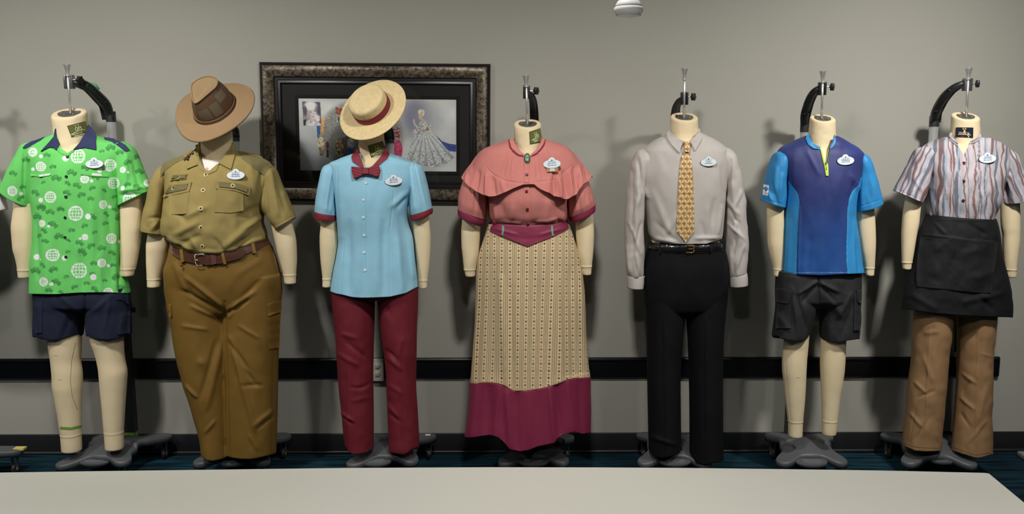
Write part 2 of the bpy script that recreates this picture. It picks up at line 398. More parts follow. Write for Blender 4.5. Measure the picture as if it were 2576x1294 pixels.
# ------------------------------------------------------------------ the room
X0, X1, Y0 = -5.2, 5.2, -3.2
wall_m = mat('wall_paint', (155, 153, 143), rough=.75, bump=.25, bscale=180, spec=.3, noise=.015, nscale=2)
black_m = mat('black_rubber_trim', (13, 13, 17), rough=.3, spec=.5, bump=.1, bscale=60)
ceil_m = mat('ceiling_tile', (150, 148, 142), rough=.9, bump=.3, bscale=90)
def struct(name, lo, hi, m, bev=0):
    mb = MB(); box(mb, lo, hi, bev=bev); o = mb.build(name, m); o['kind'] = 'structure'; return o
def carpet():
    m = bpy.data.materials.new('streaked_teal_carpet'); m.use_nodes = True; N = m.node_tree.nodes; L = m.node_tree.links; b = N['Principled BSDF']
    b.inputs['Roughness'].default_value = .95; b.inputs['Specular IOR Level'].default_value = .1
    tc = N.new('ShaderNodeTexCoord'); mp = N.new('ShaderNodeMapping'); mp.inputs['Scale'].default_value = (3, 60, 1); L.new(tc.outputs['Object'], mp.inputs[0])
    n1 = N.new('ShaderNodeTexNoise'); n1.inputs['Scale'].default_value = 1.0; n1.inputs['Detail'].default_value = 6; L.new(mp.outputs[0], n1.inputs[0])
    n2 = N.new('ShaderNodeTexNoise'); n2.inputs['Scale'].default_value = .9; n2.inputs['Detail'].default_value = 2; L.new(tc.outputs['Object'], n2.inputs[0])
    r = N.new('ShaderNodeValToRGB'); r.color_ramp.elements[0].position = .36; r.color_ramp.elements[0].color = alb(8, 18, 27); r.color_ramp.elements[1].position = .66; r.color_ramp.elements[1].color = alb(20, 66, 80)
    L.new(n1.outputs['Fac'], r.inputs[0])
    r2 = N.new('ShaderNodeValToRGB'); r2.color_ramp.elements[0].position = .45; r2.color_ramp.elements[0].color = alb(14, 22, 42); r2.color_ramp.elements[1].position = .6; r2.color_ramp.elements[1].color = (1, 1, 1, 1)
    L.new(n2.outputs['Fac'], r2.inputs[0])
    mx = N.new('ShaderNodeMixRGB'); mx.blend_type = 'MIX'; mx.inputs[0].default_value = .5; L.new(r.outputs[0], mx.inputs[1])
    mu = N.new('ShaderNodeMixRGB'); mu.blend_type = 'MULTIPLY'; mu.inputs[0].default_value = .8; L.new(r.outputs[0], mu.inputs[1]); L.new(r2.outputs[0], mu.inputs[2]); L.new(mu.outputs[0], mx.inputs[2])
    L.new(mx.outputs[0], b.inputs['Base Color'])
    bp = N.new('ShaderNodeBump'); bp.inputs['Strength'].default_value = .6; bp.inputs['Distance'].default_value = .004; L.new(n1.outputs['Fac'], bp.inputs['Height']); L.new(bp.outputs[0], b.inputs['Normal'])
    return m
struct('floor', (X0, Y0, -.05), (X1, WALL + .1, 0), carpet())
struct('wall_back', (X0, WALL, 0), (X1, WALL + .1, CEIL), wall_m)
room_m = mat('room_paint', (120, 117, 108), rough=.8)
struct('wall_left', (X0 - .1, Y0, 0), (X0, WALL, CEIL), room_m)
struct('wall_right', (X1, Y0, 0), (X1 + .1, WALL, CEIL), room_m)
struct('wall_front', (X0, Y0 - .1, 0), (X1, Y0, CEIL), room_m)
struct('ceiling', (X0, Y0, CEIL), (X1, WALL, CEIL + .1), ceil_m)
zb = at(1288, 1091, WALL - .012)[2]
mb = MB(); box(mb, (X0, WALL - .012, .008), (X1, WALL, zb), bev=.003)
tube(mb, [(X0, WALL - .02, .008), (X1, WALL - .02, .008)], .009, 10)
o = mb.build('baseboard_back', mat('baseboard_vinyl', (30, 30, 33), rough=.45, spec=.5)); o['kind'] = 'structure'
xe = at(2516, 925, WALL - .02)[0]; zt = at(1800, 900, WALL - .02)[2]; zl = at(1800, 951, WALL - .02)[2]
mb = MB(); box(mb, (X0, WALL - .022, zl), (xe, WALL, zt), bev=.009); box(mb, (X0, WALL - .0265, zt - .02), (xe - .012, WALL - .015, zt - .006), bev=.003)
o = mb.build('trim_1', black_m); o['kind'] = 'structure'
# flush lamp discs under the area lights, the added rear ones too
for i, (x, y, p) in enumerate(LIGHTS):
    t = thing('ceiling_light', ['square ceiling light above the left end of the display row', 'square ceiling light above the hatted dress forms', 'square ceiling light above the pink blouse and white shirt', 'square ceiling light above the right end of the display row', 'square ceiling light added to brighten the table, left', 'square ceiling light added to brighten the table, middle', 'square ceiling light added to brighten the table, right'][i], 'light', (x, y, CEIL))
    mb = MB()
    for a, b in (((-.18, -.18), (.18, -.16)), ((-.18, .16), (.18, .18)), ((-.18, -.16), (-.16, .16)), ((.16, -.16), (.18, .16))):
        box(mb, (x+a[0], y+a[1], CEIL-.03), (x+b[0], y+b[1], CEIL))
    mb.build('frame', mat('lamp_white', (215, 213, 208), rough=.5), t)
    mb = MB(); box(mb, (x-.16, y-.16, CEIL-.02), (x+.16, y+.16, CEIL-.01)); mb.build('diffuser', mat('lamp_diffuser', (230, 228, 222), emit=6), t)

# ------------------------------------------------------------------ conference table
def table():
    zt = .74; edge = [(-900, 1215), (-400, 1200), (0, 1189.5), (230, 1186), (430, 1183.5), (860, 1177.5), (1230, 1175), (1500, 1175.8), (1716, 1177.3), (2100, 1182.3), (2300, 1186), (2480, 1190.3), (2491, 1192), (2576, 1262), (2760, 1420), (3000, 1620)]
    P = [atz(x, y, zt) for x, y in edge]
    P += [np.array([P[-1][0], P[-1][1]-.35, zt]), np.array([P[0][0], P[-1][1]-.35, zt])]
    t = thing('conference_table', 'long pale grey conference table with bowed edge in front of the display row', 'table', (.2, 1.9, 0))
    mb = MB(); n = len(P); prof = [(0, -.03), (.003, -.004), (.0, -.001), (-.004, 0)]
    c = np.mean(P, axis=0); V = []; Fc = []
    for off, dz in [(-.02, -.032), (0, -.028), (0, -.004), (-.004, 0)]:
        for p in P:
            d = p - c; d[2] = 0; d /= np.linalg.norm(d); V.append(p + d*off + np.array([0, 0, dz]))
    for k in range(3): Fc += [(k*n+i, k*n+(i+1) % n, (k+1)*n+(i+1) % n, (k+1)*n+i) for i in range(n)]
    Fc += [tuple(3*n+i for i in range(n)), tuple(range(n))[::-1]]
    mb.add(V, Fc); mb.build('table_top', mat('table_laminate', (190, 188, 178), rough=.42, spec=.4, noise=.012, nscale=1.5), t)
    for sx in (-1.5, 1.5):
        mb = MB(); box(mb, (sx-.05, 1.6, .03), (sx+.05, 1.72, .71), bev=.01); mb.build('leg', black_m, t)
        mb = MB(); box(mb, (sx-.05, 1.3, 0), (sx+.05, 2.05, .035), bev=.01); mb.build('foot', black_m, t)
table()

# ------------------------------------------------------------------ wall outlet, floor box, hanging microphones
def outlet():
    Y = WALL - .026; a = at(931, 903.5, Y); b = at(966, 959.5, Y); c = (a+b)/2
    t = thing('wall_outlet', 'pale duplex power outlet set over the black rail behind burgundy trousers', 'outlet', (c[0], WALL, c[2]))
    mb = MB(); box(mb, (a[0], WALL-.03, b[2]), (b[0], WALL-.0005, a[2]), bev=.003); mb.build('plate', mat('ivory_plastic', (190, 186, 172), rough=.4), t, smooth=False)
    for k in (-1, 1):
        z = c[2] + k*.0215; mb = MB(); lathe(mb, [(.0165, 0), (.0165, .003), (.015, .004)], (c[0], WALL-.03, z), (0, -1, 0), 24, 0, 1, .85)
        for sx in (-.006, .006): box(mb, (c[0]+sx-.0012, WALL-.0345, z-.001), (c[0]+sx+.0012, WALL-.0338, z+.008), 1)
        lathe(mb, [(.0028, 0), (.0028, .0006)], (c[0], WALL-.0339, z-.008), (0, -1, 0), 10, 1)
        mb.build('socket', [mat('ivory_plastic', (0, 0, 0)), mat('slot_black', (25, 25, 25))], t)
outlet()
mb = MB(); a = atz(2558, 1135, .03); b = atz(2620, 1156, .03)
box(mb, (a[0], b[1], .001), (b[0], a[1], .03), bev=.006)
tag(mb.build('floor_box', mat('grey_plastic', (120, 124, 122), rough=.5)), 'small grey box on the carpet at the far right', 'floor box')
def pendant(px, py, Y, w, label):
    c = at(px, py, Y); r = w/2; t = thing('pendant_microphone', label, 'microphone', (c[0], c[1], CEIL))
    wm = mat('white_perforated', (235, 232, 222), rough=.5); k = r/.037
    mb = MB(); lathe(mb, [(r*.985, .007*k), (r*.93, .016*k), (r*.8, .024*k), (r*.6, .0305*k), (r*.36, .034*k), (r*.3, .035*k)], c, (0, 0, 1), 48)
    mb.build('dome', wm, t, smooth=True)
    mb = MB()   # perforation
    for i in range(11):
        rr = r*(.975 - .045*i); zz = np.interp(rr/r, [.36, .6, .8, .93, .985], [.034, .0305, .024, .016, .007])*k
        for j in range(60):
            q = 2*math.pi*(j + .5*(i % 2))/60
            if 0 < i < 10: lathe(mb, [(.0007*k, -.0002), (.0006*k, .00025)], (c[0]+rr*math.cos(q), c[1]+rr*math.sin(q), c[2]+zz), (math.cos(q)*.8, math.sin(q)*.8, .6), 5)
    mb.build('perforation', mat('perforation_dark', (110, 108, 98)), t)
    mb = MB(); lathe(mb, [(r*.97, -.007*k), (r*1.03, -.005*k), (r*1.05, .006*k), (r*1.0, .0085*k), (r*.95, .009*k)], c, (0, 0, 1), 48); mb.build('rim_band', wm, t, smooth=True)
    mb = MB(); lathe(mb, [(r*.3, -.017*k), (r*.62, -.0155*k), (r*.85, -.0115*k), (r*.96, -.007*k)], c, (0, 0, 1), 48)
    for j in range(36):
        q = 2*math.pi*j/36; box(mb, (c[0]+r*.87*math.cos(q)-.0007, c[1]+r*.87*math.sin(q)-.0007, c[2]-.0125*k), (c[0]+r*.87*math.cos(q)+.0007, c[1]+r*.87*math.sin(q)+.0007, c[2]-.0095*k), 1)
    mb.build('grille', [wm, mat('perforation_dark', (0, 0, 0))], t)
    mb = MB(); lathe(mb, [(r*.34, .03*k), (r*.32, .05*k), (r*.2, .055*k), (r*.08, .06*k)], c, (0, 0, 1), 20); tube(mb, [c + np.array([0, 0, .05*k]), (c[0], c[1], CEIL)], .003*k, 8)
    mb.build('stem', mat('lamp_white', (0, 0, 0)), t)
pendant(1581, 27, 2.5, .077, 'small white perforated dome microphone hanging from the ceiling')

# ------------------------------------------------------------------ framed print
def picture():
    Yw = WALL - .001; TL = at(652, 156, Yw-.02); TR = at(1234, 161, Yw-.02); k = np.linalg.norm(TR-TL)/582
    ex = (TR-TL)/np.linalg.norm(TR-TL); ez = np.array([ex[2], 0, -ex[0]])
    hgt = 352.0; TL = TL.copy(); TL[1] = Yw
    def pt(u, v, d): return TL + (ex*u + ez*v)*k + np.array([0, -d, 0])
    t = thing('framed_picture', 'large landscape picture in a mottled bronze and black frame on the wall', 'picture', pt(291, hgt, 0))
    bronze = bpy.data.materials.new('mottled_bronze'); bronze.use_nodes = True; N = bronze.node_tree.nodes; L = bronze.node_tree.links; b = N['Principled BSDF']
    b.inputs['Roughness'].default_value = .42; b.inputs['Metallic'].default_value = .45
    tc = N.new('ShaderNodeTexCoord'); n = N.new('ShaderNodeTexNoise'); n.inputs['Scale'].default_value = 60; n.inputs['Detail'].default_value = 12; n.inputs['Roughness'].default_value = .68; n.inputs['Distortion'].default_value = .4; L.new(tc.outputs['Object'], n.inputs[0])
    r = N.new('ShaderNodeValToRGB'); r.color_ramp.elements[0].position = .40; r.color_ramp.elements[0].color = alb(38, 32, 27); r.color_ramp.elements[1].position = .68; r.color_ramp.elements[1].color = alb(128, 112, 88)
    L.new(n.outputs['Fac'], r.inputs[0]); L.new(r.outputs[0], b.inputs['Base Color'])
    bk = mat('frame_black', (20, 19, 19), rough=.35, spec=.5)
    prof = [(0, 0, 0), (0, .022, 0), (3, .03, 0), (8, .036, 0), (11, .040, 1), (19, .043, 1), (27, .038, 1), (35, .029, 1), (38, .022, 0), (44, .022, 0), (45, .018, 0), (49, .021, 0), (51, .021, 0), (53, .012, 0)]
    V = []; Fc = []; M = []
    for u, d, m in prof:
        for cx, cy in ((u, u), (582-u, u), (582-u, hgt-u), (u, hgt-u)): V.append(pt(cx, cy, d))
    for i in range(len(prof)-1):
        for j in range(4): Fc.append((4*i+j, 4*i+(j+1) % 4, 4*i+4+(j+1) % 4, 4*i+4+j)); M.append(prof[i+1][2] and prof[i][2] or (1 if i == 3 else 0))
    mk('frame', np.array(V), Fc, [bk, bronze], t, mi=M, smooth=False)
    mb = MB(); V = [pt(50, 50, .008), pt(532, 50, .008), pt(532, hgt-50, .008), pt(50, hgt-50, .008)]; mb.add(V, [(0, 3, 2, 1)])
    mb.build('mat_board', mat('charcoal_mat', (40, 39, 40), rough=.9), t)
    mb = MB()
    a0, b0, a1, b1 = 90, 84, 500, 276
    for u0, v0, u1, v1 in ((a0-4, b0-4, a1+4, b0+4), (a0-4, b1-4, a1+4, b1+4), (a0-4, b0+4, a0+4, b1-4), (a1-4, b0+4, a1+4, b1-4)):
        V = [pt(u0, v0, .008), pt(u1, v0, .008), pt(u1, v1, .008), pt(u0, v1, .008), pt(u0, v0, .011), pt(u1, v0, .011), pt(u1, v1, .011), pt(u0, v1, .011)]
        mb.add(V, [(4, 5, 6, 7), (0, 1, 5, 4), (1, 2, 6, 5), (2, 3, 7, 6), (3, 0, 4, 7)])
    pts = [(a0+(a1-a0)*i/72, y) for i in range(73) for y in (b0, b1)] + [(x, b0+(b1-b0)*i/34) for i in range(1, 34) for x in (a0, a1)]
    for u, v in pts: lathe(mb, [(1.7*k, 0), (1.4*k, .0012), (.6*k, .002)], pt(u, v, .011), (0, -1, 0), 8)
    mb.build('beaded_border', mat('bead_black', (30, 27, 25), rough=.25, spec=.7), t)
    # the printed sheet: generic light scene with a portrait, a stone tower roundel and a figure in a white gown
    nx, ny = 500, 232; gx = np.linspace(747, 1148, nx); gy = np.linspace(247.5, 425, ny); X, Y = np.meshgrid(gx, gy)
    C = np.zeros((ny, nx, 3))
    def paint(mask, c, noise=0, al=1.0):
        cc = np.array(c, float); a = (mask*al)[..., None]; n_ = 1 + noise*fbm(X/3, Y/2.2, 5)[..., None]*2; C[:] = C*(1-a) + np.clip(cc*n_, 0, 255)*a
    def ell(cx, cy, rx, ry, soft=.12, rot=0):
        c, s = math.cos(rot), math.sin(rot); u = (X-cx)*c + (Y-cy)*s; v = -(X-cx)*s + (Y-cy)*c
        return 1 - sstep(1-soft, 1+soft, np.hypot(u/rx, v/ry))
    def pol(p): return inpoly(X, Y, p).astype(float)
    C[:] = np.array([158, 160, 158.]); C += (fbm(X/60, Y/40, 1)*26)[..., None]; paint(sstep(300, 425, Y)*sstep(830, 760, X), (128, 134, 142), 0, .5)
    # roundel
    rd = ell(905, 335, 106, 84, .10); paint(rd, (122, 121, 116), .12)
    br = (np.abs(((Y/4.6) % 1)-.5) > .40) | (np.abs((((X + 5*(np.floor(Y/4.6) % 2))/9.5) % 1)-.5) > .45); paint(rd*br, (80, 80, 78), .1, .6)
    paint(ell(848, 300, 6, 3)+ell(822, 295, 5, 2.5)+ell(860, 340, 5, 2.5), (140, 140, 134), 0, .7)
    paint(pol([(791, 312), (802, 312), (799, 345), (793, 345)]), (44, 78, 128), .1); paint(pol([(803, 300), (812, 288), (809, 335), (801, 330)]), (176, 134, 66), .1)
    paint(pol([(841, 268), (872, 276), (872, 290), (841, 284)]), (120, 60, 44), .5); paint(pol([(842, 288), (870, 291), (868, 306), (844, 305)]), (120, 118, 110), .5)
    for x in (848, 857, 864): paint(ell(x, 297, 2, 6), (48, 50, 56))
    paint(pol([(838, 352), (858, 342), (858, 380), (840, 388)]), (118, 92, 70), .9); paint(pol([(858, 342), (882, 336), (884, 392), (858, 392)]), (86, 82, 80), .1)
    for hx, hy, c1, c2 in ((801, 340, (172, 154, 120), (130, 108, 78)), (877, 342, (168, 168, 166), (42, 74, 140))):
        paint(ell(hx, hy-1, 4, 4.5), (140, 118, 92)); paint(ell(hx, hy+15, 9, 13), c1, .5); paint(pol([(hx-6, hy+27), (hx+7, hy+27), (hx+6, hy+48), (hx-3, hy+48)]), c2, .5)
    paint(ell(818, 362, 4, 9), (92, 50, 44), .2); paint(pol([(816, 372), (820, 372), (821, 392), (815, 392)]), (50, 44, 44))
    paint(ell(998, 372, 12, 24), (152, 44, 82), .25); paint(ell(995, 332, 9, 16), (128, 80, 76), .8)
    paint(rd*(Y > 393), (104, 102, 96), .2)
    # portrait
    paint(pol([(756, 255), (802, 256), (804, 314), (758, 314)]), (76, 70, 80), .1)
    q = pol([(756, 255), (802, 256), (804, 314), (758, 314)]); 
    paint(q*ell(768, 306, 16, 30, .5), (124, 118, 118), .1); paint(q*ell(780, 284, 12.5, 17, .25, -.32), (168, 162, 162)); paint(q*ell(771, 286, 6, 15, .6, -.3), (128, 120, 124), 0, .7)
    paint(q*ell(777, 265, 16, 10.5, .3), (184, 180, 178)); hs = np.sin((X-757)*.9 + np.sin(Y*.5)*2); paint(q*ell(777, 266, 16, 11, .3)*(hs > .3), (150, 145, 146), 0, .4); paint(q*ell(763, 278, 4.5, 12, .4), (74, 66, 74), .1); paint(q*ell(791, 272, 3, 7, .5), (120, 112, 116), 0, .8)
    for a in ((778, 281), (788, 279)): paint(q*ell(a[0], a[1], 2.4, 1.0, .5), (84, 74, 80)); paint(q*ell(a[0], a[1]-3.4, 3.2, .8, .6), (110, 98, 102))
    paint(q*ell(784.5, 285.5, 1.2, 3, .6), (140, 132, 134)); paint(q*ell(783, 292, 2.8, 1.1, .6), (104, 84, 92)); paint(q*ell(794, 296, 7, 9, .4), (176, 170, 170), .1); paint(q*pol([(762, 304), (776, 298), (802, 308), (803, 314), (764, 314)]), (160, 156, 158), .2); paint(q*pol([(757, 300), (766, 298), (763, 314), (758, 314)]), (44, 40, 46), .1)
    # figure in a pale gown with a blue train
    paint(ell(1046, 290, 34, 42, .5), (104, 104, 122), 0, .8); paint(ell(1085, 295, 26, 34, .6), (136, 137, 142), 0, .6)
    paint(pol([(1092, 332), (1112, 350), (1130, 356), (1148, 358), (1148, 376), (1128, 374), (1112, 356)]), (44, 58, 112), .2)
    gown = pol([(1058, 322), (1074, 322), (1098, 340), (1122, 368), (1146, 386), (1130, 402), (1104, 415), (1080, 414), (1050, 408), (1022, 402), (1020, 390), (1032, 360), (1044, 336)])
    paint(gown, (160, 162, 160), .1); ray = np.sin(np.arctan2(X-1066, Y-318)*26); paint(gown*(ray > .5), (124, 127, 128), .1, .8); paint(gown*(fbm(X/2.4, Y/2.4, 9, 2) > .20)*(Y > 372), (92, 94, 98), 0, .8)
    paint(ell(1048, 330, 12, 10), (148, 150, 152), .3); paint(ell(1064, 312, 11, 16), (152, 150, 146), .3); paint(ell(1080, 318, 8, 9), (150, 152, 150), .2)
    paint(ell(1059, 281, 8, 9), (178, 170, 150), .2); paint(ell(1057, 290, 5.5, 7), (170, 144, 124)); paint(ell(1059, 276, 8, 4), (184, 176, 150), .2)
    paint(pol([(1037, 296), (1041, 296), (1044, 308), (1053, 316), (1048, 320), (1039, 308)]), (164, 158, 152)); paint(pol([(1070, 324), (1074, 312), (1079, 324)]), (130, 78, 50))
    V = np.stack([np.broadcast_to(TL + (ex*(x-652-((y-247)*.038))*k if False else 0), (3,)) for x, y in [(0, 0)]])
    U, Vv = np.meshgrid(np.linspace(95, 495, nx), np.linspace(89.5, 271.5, ny))
    P = TL[None, None] + (ex[None, None]*U[..., None] + ez[None, None]*Vv[..., None])*k; P[..., 1] = Yw - .0095
    idx = np.arange(nx*ny).reshape(ny, nx); Q = np.stack([idx[:-1, :-1], idx[1:, :-1], idx[1:, 1:], idx[:-1, 1:]], -1).reshape(-1, 4)
    mk('print', P.reshape(-1, 3), Q, mat('print_ink', rough=.7, attr=True), t, col=np.clip(dl(np.clip(C.reshape(-1, 3), 0, 255))/E0*1.6, 0, .9))
    g = bpy.data.materials.new('picture_glass'); g.use_nodes = True; N = g.node_tree.nodes; L = g.node_tree.links; N.remove(N['Principled BSDF'])
    tr = N.new('ShaderNodeBsdfTransparent'); gl = N.new('ShaderNodeBsdfGlossy'); gl.inputs['Roughness'].default_value = .03; fr = N.new('ShaderNodeFresnel'); fr.inputs['IOR'].default_value = 1.55; mx = N.new('ShaderNodeMixShader')
    L.new(fr.outputs[0], mx.inputs[0]); L.new(tr.outputs[0], mx.inputs[1]); L.new(gl.outputs[0], mx.inputs[2]); L.new(mx.outputs[0], N['Material Output'].inputs[0])
    mb = MB(); mb.add([pt(50, 50, .0135), pt(532, 50, .0135), pt(532, hgt-50, .0135), pt(50, hgt-50, .0135)], [(0, 3, 2, 1)]); mb.build('glass', g, t)
picture()

# ------------------------------------------------------------------ rolling stands
st_blk = mat('stand_black', (38, 39, 42), rough=.42, spec=.5, bump=.08, bscale=120)
st_base = mat('stand_charcoal', (74, 76, 79), rough=.45, spec=.45, bump=.05, bscale=200)
st_gry = mat('stand_grey_pole', (150, 150, 148), rough=.38, metal=.3)
chrome = mat('chrome', (205, 205, 202), rough=.35, metal=.75)
st_steel = mat('clamp_steel', (120, 120, 122), rough=.3, metal=.8)
YP = 4.385
def stand(label, post, rod, clamp, arm, tips, knob=1, clamp_m=None, pole_lo=None, extras=None, top_only=False, pedal=None, cone=None):
    (ppx, ppy) = post; pw = at(ppx, ppy, YP); xp = pw[0]
    t = thing('rolling_display_stand', label, 'stand', (xp, YP, 0), 'rolling stands holding the dress forms')
    # base
    zt = [.095, .095, .13, .13]; T = [atz(x, y, z) for (x, y), z in zip(tips, zt)]
    for i in (2, 3): T[i][1] = min(T[i][1], WALL - .06)
    ctr = np.array([(T[0][0]+T[1][0]+T[2][0]+T[3][0])/4, np.mean([q[1] for q in T]), 0]); n = 144; ph = np.linspace(0, 2*math.pi, n, endpoint=False); wd = .046; rr = []; zz = []
    for p in ph:
        best = []; zs = []
        for q, z in zip(T, zt):
            d = q[:2]-ctr[:2]; Lq = np.linalg.norm(d) + .012; a = p - math.atan2(d[1], d[0]); a = (a+math.pi) % (2*math.pi) - math.pi
            if abs(a) < math.pi/2:
                s_, c_ = math.sin(a), math.cos(a); r1 = wd/max(abs(s_), 1e-4); c0 = Lq - wd; disc = wd*wd - (c0*s_)**2
                r2 = c0*c_ + math.sqrt(disc) if disc > 0 else r1
                rv = r1 if r1*c_ < c0 else min(r2, Lq)
            else: rv = 0.01
            best.append(rv); zs.append(z)
        best.append(.125); b_ = np.array(best); rr.append(np.log(np.sum(np.exp(b_*45)))/45 if b_.max() < .14 else np.log(np.sum(np.exp(b_*90)))/90); i = int(np.argmax(best[:4])); zs_ = zs[i]; zz.append(zs_)
    rr = np.array(rr); zz = np.array(zz); rr = np.convolve(np.concatenate([rr[-2:], rr, rr[:2]]), [.1, .2, .4, .2, .1], 'valid')
    V = []; zc = .165
    FR = [0, .25, .5, .7, .85, .94, .985, 1.0, 1.0, .9, 0]
    for k_, f in enumerate(FR):
        for j, p in enumerate(ph):
            r_ = rr[j]*f; tz = zz[j]; h = tz + (zc-tz)*math.exp(-(r_/.13)**2)
            if k_ == 6: h -= .003
            if k_ == 7: h -= .009
            if k_ >= 8: h -= .032
            V.append((ctr[0]+r_*math.cos(p), ctr[1]+r_*math.sin(p), h))
    K = len(FR); Fc = [(i*n+j, i*n+(j+1) % n, (i+1)*n+(j+1) % n, (i+1)*n+j) for i in range(K-1) for j in range(n)]
    mk('base', np.array(V), Fc, st_base, t)
    # pedal
    pp = pedal or ((tips[0][0]+tips[1][0])/2, 1160); c = atz(pp[0], pp[1], .10); mb = MB()
    lathe(mb, [(.07, -.02), (.078, -.012), (.078, -.004), (.074, 0)], c, (0, -.12, 1), 36, 0, 1, .55, up=(0, 1, 0)); box(mb, (c[0]-.03, c[1]+.02, .075), (c[0]+.03, c[1]+.12, .095), bev=.004)
    for i in range(9): box(mb, (c[0]-.05+.006*abs(i-4)*.6, c[1]-.03+i*.005, .1015 + .0006*i - .0045), (c[0]+.05-.006*abs(i-4)*.6, c[1]-.028+i*.005, .103+.0006*i - .0035), 1)
    mb.build('foot_pedal', [st_base, mat('pedal_ribs', (104, 107, 111), rough=.5)], t)
    for q, z in zip(T, zt):
        mb = MB(); d = q[:2]-ctr[:2]; d = d/np.linalg.norm(d); c = np.array([q[0]-d[0]*.03, q[1]-d[1]*.03, .029])
        zb_ = z - .03
        box(mb, (c[0]-.014, c[1]-.012, .045), (c[0]-.010, c[1]+.012, zb_+.005)); box(mb, (c[0]+.010, c[1]-.012, .045), (c[0]+.014, c[1]+.012, zb_+.005)); box(mb, (c[0]-.014, c[1]-.012, zb_-.002), (c[0]+.014, c[1]+.012, zb_+.005))
        tube(mb, [(c[0]-.017, c[1], .04), (c[0]+.017, c[1], .04)], .004, 8)
        f = mb.build('caster_fork', mat('caster_metal', (120, 126, 132), rough=.3, metal=.8), t)
        mb = MB(); lathe(mb, [(.012, -.009), (.024, -.009), (.028, -.006), (.029, 0), (.028, .006), (.024, .009), (.012, .009)], c, (1, 0, 0), 28)
        lathe(mb, [(.011, -.011), (.011, .011)], c, (1, 0, 0), 16, 1); mb.build('caster_wheel', [mat('caster_rubber', (34, 33, 32), rough=.5), mat('caster_hub', (128, 118, 92), rough=.4)], t)
    # column
    ztop = at(ppx, ppy, YP)[2]; zl_ = .95; mb = MB()
    for z0, z1, w0, w1 in ((.12, zl_, .058, .044),):
        V = [(xp+sx*w0/2, YP+sy*.02, z0) for sx, sy in ((-1, -1), (1, -1), (1, 1), (-1, 1))] + [(xp+sx*w1/2, YP+sy*.018, z1) for sx, sy in ((-1, -1), (1, -1), (1, 1), (-1, 1))]
        mb.add(V, [(0, 1, 5, 4), (1, 2, 6, 5), (2, 3, 7, 6), (3, 0, 4, 7), (4, 5, 6, 7), (3, 2, 1, 0)])
    mb.build('lower_column', mat('column_dark', (30, 33, 38), rough=.5), t)
    mb = MB(); tube(mb, [(xp, YP, zl_-.01), (xp, YP, ztop)], .0215, 24); mb.build('pole', st_gry, t, smooth=True)
    # arm: curved channel from pole to clamp
    A = np.array([[a[0], a[1]] for a in arm], float); wv = np.array([a[2] for a in arm], float); m_ = 28
    q = np.linspace(0, 1, m_); tt = np.linspace(0, 1, len(A)); B = pchip(tt, np.hstack([A, wv[:, None]]), q)
    Yd = YP + (YM + .012 - YP)*sstep(0, 1, q)**1.0; P = at(B[:, 0], B[:, 1], Yd); wr = B[:, 2]/2*MPP*1.0
    mb = MB(); tube(mb, P, wr*.9, 8, flat=.8, up=(0, 1, 0))
    Tt = np.gradient(P, axis=0); Tt[:, 1] = 0; Tt /= np.linalg.norm(Tt, axis=1, keepdims=True); Sd = np.stack([Tt[:, 2], 0*Tt[:, 0], -Tt[:, 0]], 1)
    for s_ in (-1, 1): tube(mb, P + Sd*(wr*.86*s_)[:, None] + np.array([0, -1, 0])*(wr*.55)[:, None], wr*.2, 8)
    for f_ in (.35, .68):
        j = int(f_*m_); p0 = P[j] + np.array([0, -wr[j]*.85, 0]); tube(mb, [p0 - Sd[j]*wr[j]*.8, p0 + Sd[j]*wr[j]*.8], .003, 8)
    mb.build('curved_arm', st_blk, t, smooth=True)
    mb = MB(); tube(mb, [(xp, YP, ztop-.02), (xp, YP, ztop+.03)], .0235, 20); mb.build('pole_collar', st_blk, t, smooth=False)
    # clamp block, rod, cone, knob
    (cx, cy, cw, ch) = clamp; a = at(cx, cy, YM); mb = MB()
    box(mb, (a[0]-cw*MPP/2, YM-.010, a[2]-ch*MPP/2), (a[0]+cw*MPP/2, YM+.020, a[2]+ch*MPP/2), bev=.003)
    box(mb, (a[0]-.0085, YM-.0165, a[2]-ch*MPP/2+.004), (a[0]-.0068, YM-.0095, a[2]+ch*MPP/2-.004), 0); box(mb, (a[0]+.0068, YM-.0165, a[2]-ch*MPP/2+.004), (a[0]+.0085, YM-.0095, a[2]+ch*MPP/2-.004), 0)
    cl = mb.build('clamp_block', [clamp_m or st_steel, chrome], t)
    r0 = at(rod[0], rod[1], YM-.012); r1 = at(rod[2], rod[3], YM-.012); ax = (r0-r1)/np.linalg.norm(r0-r1); mb = MB(); tube(mb, [r1, r0], .0058, 16)
    mb.build('hanging_rod', chrome, t, smooth=True)
    mb = MB(); lathe(mb, [(.0085, -.022), (.0085, -.002), (.0095, 0), (.0155, .024), (.0165, .026), (.0165, .030), (.012, .030), (.009, .026)], r0 - ax*.028, ax, 24)
    lathe(mb, [(.0115, -.012), (.0115, -.006)], r0 - ax*.04, ax, 18); mb.build('rod_cap', chrome, t, smooth=False)
    kx = knob; kc = np.array([a[0] + kx[0]*MPP, YM - (.0 if len(kx) < 3 else .0), a[2] - kx[1]*MPP]); mb = MB()
    s_ = 1 if kx[0] > 0 else -1; n_ = 40; nrm = np.array([s_*.8, -.6, 0.]); 
    X_, Y_, N_ = basis(nrm); V = []
    for h, f in ((-.006, .55), (-.005, .9), (-.002, 1), (.007, 1), (.010, .85), (.011, .4)):
        for j in range(n_):
            qq = 2*math.pi*j/n_; r_ = (.0165 + .0025*math.cos(6*qq))*f; V.append(kc + X_*r_*math.cos(qq) + Y_*r_*math.sin(qq) + N_*h)
    Fc = [(i*n_+j, i*n_+(j+1) % n_, (i+1)*n_+(j+1) % n_, (i+1)*n_+j) for i in range(5) for j in range(n_)] + [tuple(range(n_))[::-1], tuple(5*n_+j for j in range(n_))]
